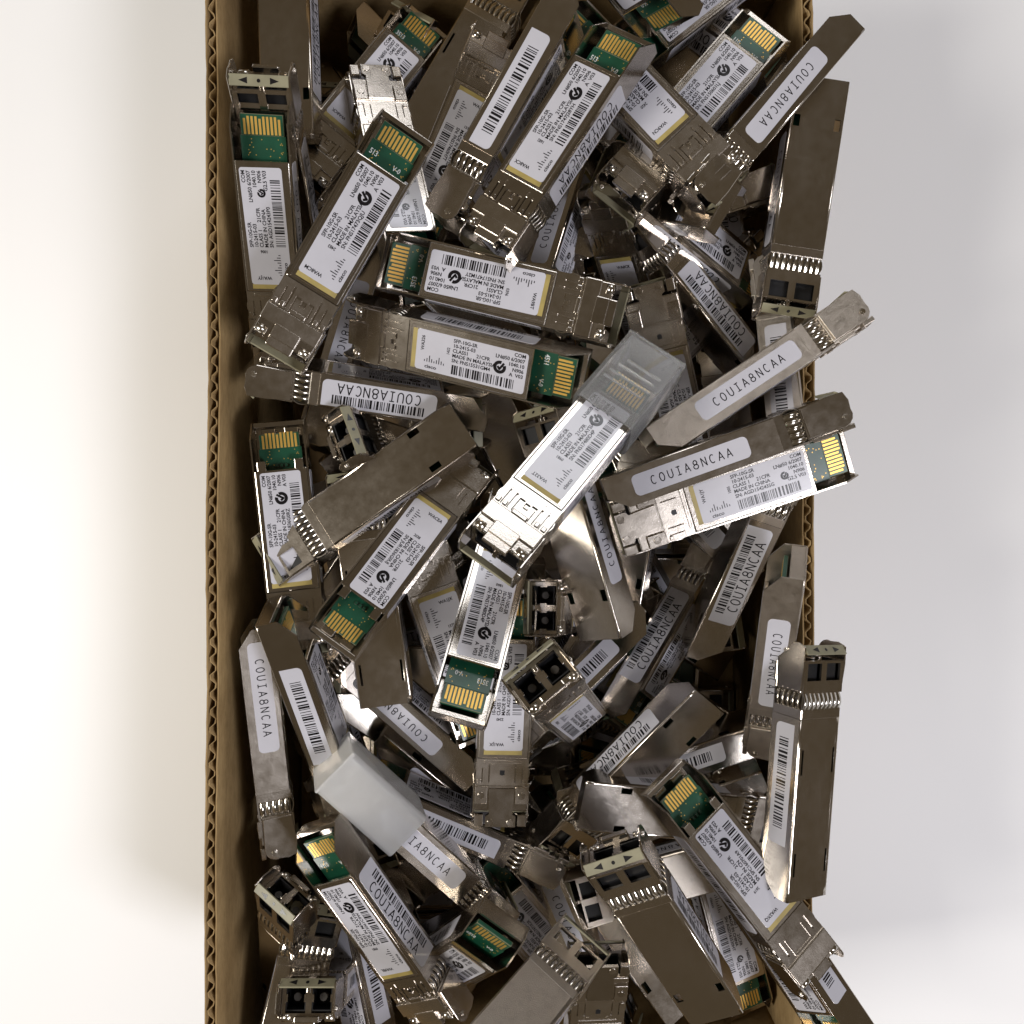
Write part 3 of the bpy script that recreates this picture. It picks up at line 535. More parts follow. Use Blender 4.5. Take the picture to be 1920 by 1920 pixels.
  {'id': 46, 'typ': 'B', 'R': [[-0.2829, 0.7233, 0.6299], [0.9545, 0.1479, 0.2589], [0.0941, 0.6745, -0.7323]], 't': [16.88, -4.09, -26.55], 'sn': 'AGD154241QX', 'code': 'WA1JX', 'num': '1682', 'silk': '6512', 'seed': 46, 'sideL': (1, 0), 'sideR': (0, 1), 'frost': False, 'light': False, 'lo': 0, 'label': 'dark shiny module back with two slots and a code label along one edge'},
  {'id': 47, 'typ': 'A', 'R': [[-0.2532, -0.022, 0.9672], [0.1013, -0.9949, 0.0039], [0.9621, 0.0989, 0.2541]], 't': [15.54, -27.47, -55.95], 'sn': 'FNS15520BN3', 'code': 'WA8CK', 'num': '1375', 'silk': '6512', 'seed': 47, 'sideL': (1, 1), 'sideR': (0, 1), 'frost': False, 'light': False, 'lo': 0, 'label': 'small upended nose with two square ports stacked beside the bright module'},
  {'id': 48, 'typ': 'A', 'R': [[-0.2406, -0.7807, 0.5767], [0.3931, -0.6216, -0.6776], [0.8875, 0.0637, 0.4564]], 't': [13.4, -47.28, -21.17], 'sn': 'FNS15061C9W', 'code': 'WA32T', 'num': '0981', 'silk': '6512', 'seed': 48, 'sideL': (1, 1), 'sideR': (0, 1), 'frost': False, 'light': False, 'lo': 0, 'label': 'steep module with ports tipped up and a foreshortened label below them'},
  {'id': 49, 'typ': 'A', 'R': [[0.5253, -0.5092, 0.6817], [0.8333, 0.47, -0.2911], [-0.1722, 0.721, 0.6712]], 't': [43.92, -36.93, -54.4], 'sn': 'FNS17471K2R', 'code': 'WA32T', 'num': '1375', 'silk': '513', 'seed': 49, 'sideL': (1, 1), 'sideR': (0, 1), 'frost': False, 'light': False, 'lo': 0, 'label': 'shadowed module with barcode side deep beside the two-slotted dark back'},
  {'id': 50, 'typ': 'A', 'R': [[0.293, -0.1087, 0.9499], [0.8671, -0.3883, -0.3119], [0.4027, 0.9151, -0.0195]], 't': [60.21, -13.12, -36.64], 'sn': 'FNS17480D4P', 'code': 'WA32T', 'num': '2240', 'silk': '4910', 'seed': 50, 'sideL': (1, 1), 'sideR': (0, 1), 'frost': False, 'light': False, 'lo': 0, 'label': 'module on its side with barcode and upward-reading code, chamfered open foot'},
  {'id': 51, 'typ': 'B', 'R': [[0.067, -0.3087, -0.9488], [-0.8293, -0.5459, 0.1191], [-0.5547, 0.7789, -0.2926]], 't': [66.21, -34.93, -25.14], 'sn': 'AGD154241QX', 'code': 'WA9BL', 'num': '0981', 'silk': '4511', 'seed': 51, 'sideL': (1, 0), 'sideR': (0, 1), 'frost': True, 'light': False, 'lo': 0, 'label': 'grainy module at the box edge with downward-reading code label and spring nose'},
  {'id': 52, 'typ': 'A', 'R': [[-0.6813, -0.6783, -0.2754], [-0.7257, 0.5763, 0.3758], [-0.0962, 0.4559, -0.8848]], 't': [31.94, -69.48, -42.87], 'sn': 'FNS15520BN3', 'code': 'WA8CK', 'num': '1375', 'silk': '3513', 'seed': 52, 'sideL': (1, 1), 'sideR': (0, 1), 'frost': False, 'light': False, 'lo': 0, 'label': 'module on its side below the steep one, code and barcode running to its nose'},
  {'id': 53, 'typ': 'B', 'R': [[-0.3912, 0.008, 0.9203], [-0.7616, 0.5586, -0.3286], [-0.5167, -0.8294, -0.2125]], 't': [38.68, -50.0, -73.62], 'sn': 'AGA152410EB', 'code': 'WA9BL', 'num': '1375', 'silk': '6512', 'seed': 53, 'sideL': (1, 0), 'sideR': (0, 1), 'frost': False, 'light': False, 'lo': 0, 'label': 'module with a barcode-only strip lying in shadow along the code and barcode one'},
  {'id': 54, 'typ': 'A', 'R': [[-0.2192, -0.3059, -0.9265], [0.6028, 0.7042, -0.3751], [0.7672, -0.6407, 0.03]], 't': [63.6, -85.34, -75.8], 'sn': 'FNS17460H7T', 'code': 'WA1JX', 'num': '2240', 'silk': '110', 'seed': 54, 'sideL': (1, 1), 'sideR': (0, 1), 'frost': False, 'light': False, 'lo': 0, 'label': 'dark curved arm of a module low in the gap beside the downward-reading grainy one'},
  {'id': 55, 'typ': 'B', 'R': [[-0.0325, 0.3738, -0.927], [0.9746, -0.1936, -0.1123], [-0.2214, -0.9071, -0.358]], 't': [70.37, 34.25, -32.33], 'sn': 'AGD154241QX', 'code': 'WA9BL', 'num': '0981', 'silk': '4910', 'seed': 55, 'sideL': (1, 0), 'sideR': (0, 1), 'frost': True, 'light': False, 'lo': 0, 'label': 'module with riveted arm and grainy nose block above the grainy side-lying one'},
  {'id': 56, 'typ': 'B', 'R': [[-0.2808, -0.9488, -0.1447], [0.8986, -0.207, -0.3868], [0.337, -0.2386, 0.9108]], 't': [44.99, 31.76, -46.85], 'sn': 'AGA152410EB', 'code': 'WA8CK', 'num': '1375', 'silk': '4910', 'seed': 56, 'sideL': (1, 0), 'sideR': (0, 1), 'frost': False, 'light': False, 'lo': 0, 'label': 'lit latch plate poking up behind the end of the FNS17471M2Y module'},
  {'id': 57, 'typ': 'B', 'R': [[0.2882, -0.4539, 0.8432], [0.9524, 0.2269, -0.2034], [-0.099, 0.8617, 0.4977]], 't': [14.56, 80.83, -48.78], 'sn': 'AGD154241QX', 'code': 'WA32T', 'num': '1682', 'silk': '4511', 'seed': 57, 'sideL': (1, 0), 'sideR': (0, 1), 'frost': False, 'light': False, 'lo': 0, 'label': 'module with a pale code strip standing in the gap under the FNS1747J28YH latch'},
  {'id': 37, 'typ': 'B', 'R': [[0.6639, 0.2539, -0.7034], [-0.7075, -0.0915, -0.7008], [-0.2423, 0.9629, 0.1189]], 't': [-23.91, -84.07, -30.09], 'sn': 'AGA152410EB', 'code': 'WA8CK', 'num': '1682', 'silk': '4910', 'seed': 37, 'sideL': (1, 0), 'sideR': (0, 1), 'frost': False, 'light': False, 'lo': 0, 'label': 'module wearing the cloudy cap, its code label ending at the cap mouth'},
  {'id': 58, 'typ': 'A', 'R': [[0.514, 0.7991, -0.3118], [-0.8417, 0.3997, -0.3631], [-0.1656, 0.4491, 0.878]], 't': [-33.24, -100.92, -21.2], 'sn': 'FNS15061C9W', 'code': 'WA9BL', 'num': '0981', 'silk': '4910', 'seed': 58, 'sideL': (1, 1), 'sideR': (0, 1), 'frost': False, 'light': False, 'lo': 0, 'label': 'module on its side in front of the cloudy cap, barcode above large code letters'},
  {'id': 59, 'typ': 'A', 'R': [[0.1401, 0.794, 0.5915], [0.8127, -0.4334, 0.3894], [0.5656, 0.4262, -0.706]], 't': [-61.01, -121.15, -42.98], 'sn': 'FNS17460H7T', 'code': 'WA8CK', 'num': '1375', 'silk': '513', 'seed': 59, 'sideL': (1, 1), 'sideR': (0, 1), 'frost': False, 'light': False, 'lo': 0, 'label': 'upended module at the lower wall with twin ports and two rows of springs'},
  {'id': 60, 'typ': 'A', 'R': [[-0.2573, -0.7568, -0.6009], [0.9519, -0.3057, -0.0225], [-0.1667, -0.5778, 0.799]], 't': [-44.45, -127.42, -51.3], 'sn': 'FNS15520BN3', 'code': 'WA32T', 'num': '0981', 'silk': '3513', 'seed': 60, 'sideL': (1, 1), 'sideR': (0, 1), 'frost': False, 'light': False, 'lo': 0, 'label': 'narrow rolled module at the bottom with a foreshortened label beside the large code letters'},
  {'id': 62, 'typ': 'A', 'R': [[0.0, -1.0, 0.0], [0.3011, 0.0, -0.9536], [0.9536, 0.0, 0.3011]], 't': [-50.18, -129.08, -48.06], 'sn': 'FNS15061C9W', 'code': 'WA9BL', 'num': '1682', 'silk': '4511', 'seed': 62, 'sideL': (1, 1), 'sideR': (0, 1), 'frost': False, 'light': False, 'lo': 0, 'label': 'upended nose with a dark port at the bottom edge near the cardboard wall'},
  {'id': 63, 'typ': 'B', 'R': [[0.2532, 0.9541, -0.1602], [0.9621, -0.231, 0.1449], [0.1013, -0.1908, -0.9764]], 't': [-58.59, -131.51, -36.7], 'sn': 'AGD162530HT', 'code': 'WA1JX', 'num': '2240', 'silk': '3513', 'seed': 63, 'sideL': (1, 0), 'sideR': (0, 1), 'frost': False, 'light': False, 'lo': 0, 'label': 'plain brown back in the bottom corner by the cardboard wall'},
  {'id': 64, 'typ': 'A', 'R': [[-0.4224, 0.8135, -0.3998], [-0.5832, -0.5815, -0.5672], [-0.6939, -0.0064, 0.7201]], 't': [-15.06, -115.56, -32.08], 'sn': 'FNS17480D4P', 'code': 'WA8CK', 'num': '1375', 'silk': '6512', 'seed': 64, 'sideL': (1, 1), 'sideR': (0, 1), 'frost': False, 'light': False, 'lo': 0, 'label': 'steep module with green board in an open tray, beside the large code letters nose'},
  {'id': 65, 'typ': 'A', 'R': [[0.5821, 0.759, -0.2916], [0.2369, -0.5014, -0.8322], [-0.7778, 0.4154, -0.4717]], 't': [-0.8, -116.14, -0.21], 'sn': 'FNS17480D4P', 'code': 'WA32T', 'num': '2240', 'silk': '6512', 'seed': 65, 'sideL': (1, 1), 'sideR': (0, 1), 'frost': True, 'light': False, 'lo': 0, 'label': 'grainy upended module at the bottom with two square ports and pale strip'},
  {'id': 66, 'typ': 'B', 'R': [[0.0447, -0.9957, 0.0817], [0.9556, 0.0188, -0.2941], [0.2913, 0.0912, 0.9523]], 't': [20.08, -139.67, -30.38], 'sn': 'AGD154241QX', 'code': 'WA32T', 'num': '1375', 'silk': '4511', 'seed': 66, 'sideL': (1, 0), 'sideR': (0, 1), 'frost': False, 'light': False, 'lo': 0, 'label': 'module with latch springs at the bottom edge, between the two plain backs'},
  {'id': 67, 'typ': 'A', 'R': [[-0.4662, 0.8836, 0.0438], [0.7968, 0.3978, 0.4548], [0.3844, 0.2469, -0.8895]], 't': [36.53, -98.31, -9.45], 'sn': 'FNS17471K2R', 'code': 'WA8CK', 'num': '1375', 'silk': '110', 'seed': 67, 'sideL': (1, 1), 'sideR': (0, 1), 'frost': False, 'light': False, 'lo': 0, 'label': 'big plain metal back running off the bottom edge, arrow strip and open ports above'},
  {'id': 68, 'typ': 'C', 'R': [[0.6153, 0.7443, 0.2596], [-0.7877, 0.5674, 0.2402], [0.0315, -0.3523, 0.9354]], 't': [55.53, -88.02, -19.82], 'sn': 'SPC160701A9', 'code': 'WA2XQ', 'num': '2619', 'silk': '6512', 'seed': 68, 'sideL': (1, 0), 'sideR': (0, 1), 'frost': False, 'light': False, 'lo': 0, 'label': 'face-up module with serial SPC160701A9, gold contacts at its upper end'},
  {'id': 69, 'typ': 'C', 'R': [[0.076, 0.8651, -0.4958], [0.9971, -0.0659, 0.0378], [0.0, -0.4972, -0.8676]], 't': [70.45, -63.87, -17.61], 'sn': 'JUR1836G0RZ', 'code': 'WA8CK', 'num': '0981', 'silk': '513', 'seed': 69, 'sideL': (1, 0), 'sideR': (0, 1), 'frost': False, 'light': False, 'lo': 0, 'label': 'slotted metal back overhanging the box edge beside the SPC160701A9 module'},
  {'id': 70, 'typ': 'B', 'R': [[-0.9635, -0.2676, 0.0], [-0.2676, 0.9635, 0.0], [0.0, 0.0, -1.0]], 't': [46.72, -101.05, -50.96], 'sn': 'AGD154241QX', 'code': 'WA32T', 'num': '1375', 'silk': '110', 'seed': 70, 'sideL': (1, 0), 'sideR': (0, 1), 'frost': True, 'light': False, 'lo': 0, 'label': 'grainy plain face lying behind the big plain back and the SPC160701A9 module'},
  {'id': 71, 'typ': 'B', 'R': [[-0.2545, -0.9343, 0.2497], [0.9671, -0.2459, 0.0657], [0.0, 0.2582, 0.9661]], 't': [61.3, -118.25, -57.28], 'sn': 'AGD162530HT', 'code': 'WA8CK', 'num': '2240', 'silk': '4511', 'seed': 71, 'sideL': (1, 0), 'sideR': (0, 1), 'frost': False, 'light': False, 'lo': 0, 'label': 'module with a bright white label glimpsed below the SPC160701A9 module'},
  {'id': 72, 'typ': 'A', 'R': [[-0.5542, -0.4455, -0.7031], [0.8263, -0.3967, -0.3999], [-0.1008, -0.8026, 0.588]], 't': [69.46, -109.78, -26.75], 'sn': 'FNS17471K2R', 'code': 'WA9BL', 'num': '2240', 'silk': '4910', 'seed': 72, 'sideL': (1, 1), 'sideR': (0, 1), 'frost': False, 'light': False, 'lo': 0, 'label': 'dark side of a module in the bottom corner below the SPC160701A9 latch'},
  {'id': 73, 'typ': 'B', 'R': [[0.9635, -0.1847, -0.1937], [-0.1606, -0.9779, 0.1338], [-0.2141, -0.0978, -0.9719]], 't': [44.5, -80.03, -40.75], 'sn': 'AGD162530HT', 'code': 'WA8CK', 'num': '1375', 'silk': '6512', 'seed': 73, 'sideL': (1, 0), 'sideR': (0, 1), 'frost': False, 'light': False, 'lo': 0, 'label': 'plain chamfered module end above the open ports of the big plain back'},
  {'id': 74, 'typ': 'A', 'R': [[0.9671, 0.0515, 0.2492], [-0.2545, 0.1959, 0.947], [0.0, -0.9793, 0.2025]], 't': [45.06, -79.31, -60.83], 'sn': 'FNS15061C9W', 'code': 'WA8CK', 'num': '2240', 'silk': '513', 'seed': 74, 'sideL': (1, 1), 'sideR': (0, 1), 'frost': False, 'light': False, 'lo': 0, 'label': 'module with a barcode fragment behind the SPC160701A9 contact board'},
  {'id': 77, 'typ': 'B', 'R': [[0.7408, -0.3181, -0.5917], [-0.6598, -0.5098, -0.552], [-0.126, 0.7993, -0.5876]], 't': [-14.76, -79.07, -56.46], 'sn': 'AGD162530HT', 'code': 'WA32T', 'num': '0981', 'silk': '4511', 'seed': 77, 'sideL': (1, 0), 'sideR': (0, 1), 'frost': False, 'light': False, 'lo': 0, 'label': 'dim module with code letters just above the cloudy cap'},
  {'id': 78, 'typ': 'B', 'R': [[0.9112, -0.0007, 0.4119], [-0.4061, 0.1656, 0.8987], [-0.0688, -0.9862, 0.1506]], 't': [-16.08, -83.57, -43.45], 'sn': 'AGD154241QX', 'code': 'WA8CK', 'num': '2240', 'silk': '4910', 'seed': 78, 'sideL': (1, 0), 'sideR': (0, 1), 'frost': False, 'light': False, 'lo': 0, 'label': 'module with a barcode-only label between the cloudy cap and the riveted latch'},
  {'id': 79, 'typ': 'B', 'R': [[-0.0475, 0.9962, 0.0737], [-0.9958, -0.0414, -0.0815], [-0.0781, -0.0773, 0.9939]], 't': [-1.96, -48.27, -31.85], 'sn': 'AGD154241QX', 'code': 'WA1JX', 'num': '2240', 'silk': '6512', 'seed': 79, 'sideL': (1, 0), 'sideR': (0, 1), 'frost': False, 'light': False, 'lo': 0, 'label': 'module with a large riveted latch pointing down, below the bright module'},
  {'id': 80, 'typ': 'A', 'R': [[-0.3078, -0.9162, 0.2566], [0.9465, -0.3224, -0.0156], [0.097, 0.2381, 0.9664]], 't': [-16.46, -33.38, -32.26], 'sn': 'FNS15520BN3', 'code': 'WA1JX', 'num': '1375', 'silk': '3513', 'seed': 80, 'sideL': (1, 1), 'sideR': (0, 1), 'frost': False, 'light': False, 'lo': 0, 'label': 'module with gold contacts peeping from under the bright module foot'},
  {'id': 200, 'typ': 'A', 'R': [[0.6515, 0.7425, 0.1556], [0.6814, -0.6629, 0.3102], [0.3334, -0.0961, -0.9379]], 't': [-40.48, -119.37, -67.6], 'sn': 'FNS17471K2R', 'code': 'WA9BL', 'num': '1682', 'silk': '4511', 'seed': 200, 'sideL': (1, 1), 'sideR': (0, 1), 'frost': False, 'light': True, 'lo': 0, 'label': 'buried module glimpsed in the gap between the large code letters and the foreshortened label', 'group': 'modules buried in the dark gaps'},
  {'id': 201, 'typ': 'B', 'R': [[0.9036, 0.1664, 0.3947], [0.4281, -0.3207, -0.8449], [-0.014, 0.9324, -0.3611]], 't': [-22.6, -126.69, -58.0], 'sn': 'AGD154241QX', 'code': 'WA32T', 'num': '1375', 'silk': '513', 'seed': 201, 'sideL': (1, 0), 'sideR': (0, 1), 'frost': False, 'light': True, 'lo': 0, 'label': 'buried module glimpsed in the gap between the open tray module and the large code letters', 'group': 'modules buried in the dark gaps'},
  {'id': 202, 'typ': 'A', 'R': [[-0.5204, 0.0613, -0.8517], [-0.8533, -0.0772, 0.5157], [-0.0341, 0.9951, 0.0924]], 't': [-3.05, -117.28, -66.4], 'sn': 'FNS17480D4P', 'code': 'WA1JX', 'num': '1375', 'silk': '4511', 'seed': 202, 'sideL': (1, 1), 'sideR': (0, 1), 'frost': False, 'light': True, 'lo': 0, 'label': 'metal transceiver module buried in the dark gaps of the heap', 'group': 'modules buried in the dark gaps'},
  {'id': 203, 'typ': 'B', 'R': [[0.4012, -0.3387, -0.8511], [-0.9, 0.0273, -0.4351], [0.1706, 0.9405, -0.2939]], 't': [18.37, -116.63, -52.0], 'sn': 'AGD154241QX', 'code': 'WA8CK', 'num': '1375', 'silk': '6512', 'seed': 203, 'sideL': (1, 0), 'sideR': (0, 1), 'frost': False, 'light': True, 'lo': 0, 'label': 'buried module glimpsed in the gap between the big plain back and the grainy plain face', 'group': 'modules buried in the dark gaps'},
  {'id': 204, 'typ': 'A', 'R': [[-0.5918, 0.803, -0.0697], [0.7803, 0.5491, -0.2993], [-0.2021, -0.2315, -0.9516]], 't': [31.05, -117.25, -55.6], 'sn': 'FNS17480D4P', 'code': 'WA8CK', 'num': '0981', 'silk': '4511', 'seed': 204, 'sideL': (1, 1), 'sideR': (0, 1), 'frost': False, 'light': True, 'lo': 0, 'label': 'buried module glimpsed in the gap between the big plain back and the SPC160701A9 module', 'group': 'modules buried in the dark gaps'},
  {'id': 208, 'typ': 'A', 'R': [[0.5276, -0.8485, -0.0408], [0.8294, 0.5042, 0.2407], [-0.1836, -0.1609, 0.9697]], 't': [-4.24, -116.39, -78.4], 'sn': 'FNS15520BN3', 'code': 'WA9BL', 'num': '1682', 'silk': '6512', 'seed': 208, 'sideL': (1, 1), 'sideR': (0, 1), 'frost': False, 'light': True, 'lo': 0, 'label': 'metal transceiver module buried in the dark gaps of the heap', 'group': 'modules buried in the dark gaps'},
  {'id': 209, 'typ': 'A', 'R': [[0.5356, 0.7957, 0.283], [-0.7787, 0.595, -0.1992], [-0.3269, -0.1137, 0.9382]], 't': [5.39, -117.48, -52.0], 'sn': 'FNS15061C9W', 'code': 'WA8CK', 'num': '0981', 'silk': '6512', 'seed': 209, 'sideL': (1, 1), 'sideR': (0, 1), 'frost': False, 'light': True, 'lo': 0, 'label': 'buried module glimpsed in the gap between the open tray module and the grainy upended module', 'group': 'modules buried in the dark gaps'},
  {'id': 213, 'typ': 'B', 'R': [[-0.3981, 0.2373, -0.8861], [0.917, 0.0782, -0.391], [-0.0235, -0.9683, -0.2487]], 't': [-39.57, -102.6, -52.0], 'sn': 'AGD154241QX', 'code': 'WA1JX', 'num': '0981', 'silk': '3513', 'seed': 213, 'sideL': (1, 0), 'sideR': (0, 1), 'frost': False, 'light': True, 'lo': 0, 'label': 'buried module glimpsed in the gap between the large code letters and the cloudy cap module', 'group': 'modules buried in the dark gaps'},
  {'id': 215, 'typ': 'A', 'R': [[0.5085, -0.3557, 0.7841], [-0.746, 0.2728, 0.6075], [-0.43, -0.8939, -0.1266]], 't': [25.48, -103.47, -68.8], 'sn': 'FNS17471K2R', 'code': 'WA32T', 'num': '1682', 'silk': '3513', 'seed': 215, 'sideL': (1, 1), 'sideR': (0, 1), 'frost': False, 'light': True, 'lo': 0, 'label': 'buried module glimpsed in the gap between the grainy plain face and the big plain back', 'group': 'modules buried in the dark gaps'},
  {'id': 219, 'typ': 'A', 'R': [[0.733, -0.2003, -0.65], [0.6482, -0.0838, 0.7568], [-0.2061, -0.9761, 0.0684]], 't': [-6.85, -82.43, -78.4], 'sn': 'FNS15520BN3', 'code': 'WA8CK', 'num': '2240', 'silk': '4910', 'seed': 219, 'sideL': (1, 1), 'sideR': (0, 1), 'frost': False, 'light': True, 'lo': 0, 'label': 'buried module glimpsed in the gap between the barcode-only label and the large riveted latch', 'group': 'modules buried in the dark gaps'},
  {'id': 220, 'typ': 'B', 'R': [[-0.9162, 0.0946, 0.3894], [-0.3728, 0.1554, -0.9148], [-0.147, -0.9833, -0.1071]], 't': [43.91, -84.13, -53.2], 'sn': 'AGA152410EB', 'code': 'WA9BL', 'num': '0981', 'silk': '110', 'seed': 220, 'sideL': (1, 0), 'sideR': (0, 1), 'frost': False, 'light': True, 'lo': 0, 'label': 'buried module glimpsed in the gap between the code and barcode side and the SPC160701A9 module', 'group': 'modules buried in the dark gaps'},
  {'id': 222, 'typ': 'A', 'R': [[0.3364, -0.94, 0.056], [-0.9414, -0.3343, 0.0445], [-0.0231, -0.0677, -0.9974]], 't': [-49.05, -72.43, -56.8], 'sn': 'FNS17471K2R', 'code': 'WA9BL', 'num': '2240', 'silk': '3513', 'seed': 222, 'sideL': (1, 1), 'sideR': (0, 1), 'frost': False, 'light': True, 'lo': 0, 'label': 'buried module glimpsed in the gap between the short barcode label and the downward code label', 'group': 'modules buried in the dark gaps'},
  {'id': 223, 'typ': 'A', 'R': [[-0.7439, 0.6037, -0.2866], [0.6123, 0.7875, 0.0697], [0.2678, -0.1237, -0.9555]], 't': [-36.34, -59.94, -58.0], 'sn': 'FNS15520BN3', 'code': 'WA32T', 'num': '1375', 'silk': '4511', 'seed': 223, 'sideL': (1, 1), 'sideR': (0, 1), 'frost': False, 'light': True, 'lo': 0, 'label': 'buried module glimpsed in the gap between the covered code label and the short barcode label', 'group': 'modules buried in the dark gaps'},
  {'id': 225, 'typ': 'A', 'R': [[-0.9359, 0.1389, -0.3237], [-0.3253, 0.0114, 0.9455], [0.1351, 0.9902, 0.0345]], 't': [6.99, -72.99, -91.6], 'sn': 'FNS17460H7T', 'code': 'WA9BL', 'num': '0981', 'silk': '4511', 'seed': 225, 'sideL': (1, 1), 'sideR': (0, 1), 'frost': False, 'light': True, 'lo': 0, 'label': 'metal transceiver module buried in the dark gaps of the heap', 'group': 'modules buried in the dark gaps'},
  {'id': 226, 'typ': 'A', 'R': [[-0.9523, -0.0673, 0.2977], [-0.3036, 0.1081, -0.9467], [0.0315, -0.9919, -0.1233]], 't': [43.47, -70.15, -52.0], 'sn': 'FNS17480D4P', 'code': 'WA8CK', 'num': '1682', 'silk': '4511', 'seed': 226, 'sideL': (1, 1), 'sideR': (0, 1), 'frost': False, 'light': True, 'lo': 0, 'label': 'buried module glimpsed in the gap between the grainy plain face and the steep ported module', 'group': 'modules buried in the dark gaps'},
  {'id': 228, 'typ': 'A', 'R': [[-0.9067, 0.1737, 0.3843], [-0.3977, -0.0489, -0.9162], [-0.1404, -0.9836, 0.1134]], 't': [-35.66, -60.07, -74.8], 'sn': 'FNS17460H7T', 'code': 'WA9BL', 'num': '0981', 'silk': '110', 'seed': 228, 'sideL': (1, 1), 'sideR': (0, 1), 'frost': False, 'light': True, 'lo': 0, 'label': 'metal transceiver module buried in the dark gaps of the heap', 'group': 'modules buried in the dark gaps'},
  {'id': 229, 'typ': 'A', 'R': [[-0.9996, 0.0245, -0.011], [0.0245, 0.9997, 0.0019], [0.0111, 0.0017, -0.9999]], 't': [-17.34, -44.26, -52.0], 'sn': 'FNS15061C9W', 'code': 'WA9BL', 'num': '0981', 'silk': '6512', 'seed': 229, 'sideL': (1, 1), 'sideR': (0, 1), 'frost': False, 'light': True, 'lo': 0, 'label': 'buried module glimpsed in the gap between the covered code label and the large riveted latch', 'group': 'modules buried in the dark gaps'},
  {'id': 230, 'typ': 'A', 'R': [[-0.7266, 0.1111, 0.678], [-0.6766, -0.2872, -0.678], [0.1194, -0.9514, 0.2839]], 't': [17.8, -49.02, -52.0], 'sn': 'FNS17460H7T', 'code': 'WA32T', 'num': '1682', 'silk': '4910', 'seed': 230, 'sideL': (1, 1), 'sideR': (0, 1), 'frost': False, 'light': True, 'lo': 0, 'label': 'buried module glimpsed in the gap between the steep ported module and the large riveted latch', 'group': 'modules buried in the dark gaps'},
  {'id': 231, 'typ': 'A', 'R': [[-0.8549, -0.5166, 0.0475], [0.5147, -0.8561, -0.0474], [0.0652, -0.0161, 0.9977]], 't': [40.97, -52.98, -61.6], 'sn': 'FNS17471K2R', 'code': 'WA9BL', 'num': '1375', 'silk': '3513', 'seed': 231, 'sideL': (1, 1), 'sideR': (0, 1), 'frost': False, 'light': True, 'lo': 0, 'label': 'buried module glimpsed in the gap between the deep barcode side and the steep ported module', 'group': 'modules buried in the dark gaps'},
  {'id': 232, 'typ': 'A', 'R': [[-0.8885, 0.375, -0.2646], [-0.2048, 0.1921, 0.9598], [0.4107, 0.9069, -0.0939]], 't': [-35.4, -40.73, -66.4], 'sn': 'FNS15520BN3', 'code': 'WA8CK', 'num': '0981', 'silk': '513', 'seed': 232, 'sideL': (1, 1), 'sideR': (0, 1), 'frost': False, 'light': True, 'lo': 0, 'label': 'metal transceiver module buried in the dark gaps of the heap', 'group': 'modules buried in the dark gaps'},
  {'id': 234, 'typ': 'A', 'R': [[-0.073, 0.1352, -0.9881], [-0.9261, -0.3769, 0.0169], [-0.3701, 0.9163, 0.1527]], 't': [2.0, -38.15, -56.8], 'sn': 'FNS15520BN3', 'code': 'WA32T', 'num': '1682', 'silk': '6512', 'seed': 234, 'sideL': (1, 1), 'sideR': (0, 1), 'frost': False, 'light': True, 'lo': 0, 'label': 'buried module glimpsed in the gap between the bright module and the large riveted latch', 'group': 'modules buried in the dark gaps'},
  {'id': 235, 'typ': 'A', 'R': [[0.8991, -0.4354, 0.0464], [0.4328, 0.8998, 0.0556], [-0.0659, -0.0299, 0.9974]], 't': [18.67, -40.57, -70.0], 'sn': 'FNS15520BN3', 'code': 'WA8CK', 'num': '0981', 'silk': '513', 'seed': 235, 'sideL': (1, 1), 'sideR': (0, 1), 'frost': False, 'light': True, 'lo': 0, 'label': 'buried module glimpsed in the gap between the small upended nose and the steep ported module', 'group': 'modules buried in the dark gaps'},
  {'id': 236, 'typ': 'A', 'R': [[0.9732, 0.2154, 0.0811], [0.1806, -0.9331, 0.3111], [0.1427, -0.2881, -0.9469]], 't': [38.67, -39.27, -76.0], 'sn': 'FNS15520BN3', 'code': 'WA1JX', 'num': '2240', 'silk': '513', 'seed': 236, 'sideL': (1, 1), 'sideR': (0, 1), 'frost': False, 'light': True, 'lo': 0, 'label': 'buried module glimpsed in the gap between the deep barcode side and the small upended nose', 'group': 'modules buried in the dark gaps'},
  {'id': 237, 'typ': 'A', 'R': [[-0.8075, 0.5348, -0.2488], [0.5369, 0.8411, 0.0655], [0.2443, -0.0807, -0.9663]], 't': [44.79, -32.35, -78.4], 'sn': 'FNS15061C9W', 'code': 'WA1JX', 'num': '0981', 'silk': '4511', 'seed': 237, 'sideL': (1, 1), 'sideR': (0, 1), 'frost': False, 'light': True, 'lo': 0, 'label': 'buried module glimpsed in the gap between the deep barcode side and the chamfered foot module', 'group': 'modules buried in the dark gaps'},
  {'id': 238, 'typ': 'B', 'R': [[-0.5003, -0.8263, -0.2587], [-0.8263, 0.5449, -0.1427], [0.2589, 0.1424, -0.9554]], 't': [-43.85, -16.18, -52.0], 'sn': 'AGD162530HT', 'code': 'WA8CK', 'num': '1375', 'silk': '4910', 'seed': 238, 'sideL': (1, 0), 'sideR': (0, 1), 'frost': False, 'light': True, 'lo': 0, 'label': 'buried module glimpsed in the gap between the paired slots back and the JUR1836G0UJ module', 'group': 'modules buried in the dark gaps'},
  {'id': 240, 'typ': 'A', 'R': [[-0.2401, -0.9708, -0.0001], [0.8949, -0.2213, -0.3876], [0.3763, -0.0931, 0.9218]], 't': [-8.1, -28.16, -67.6], 'sn': 'FNS15061C9W', 'code': 'WA8CK', 'num': '1682', 'silk': '3513', 'seed': 240, 'sideL': (1, 1), 'sideR': (0, 1), 'frost': False, 'light': True, 'lo': 0, 'label': 'buried module glimpsed in the gap between the bright module and the small upended nose', 'group': 'modules buried in the dark gaps'},
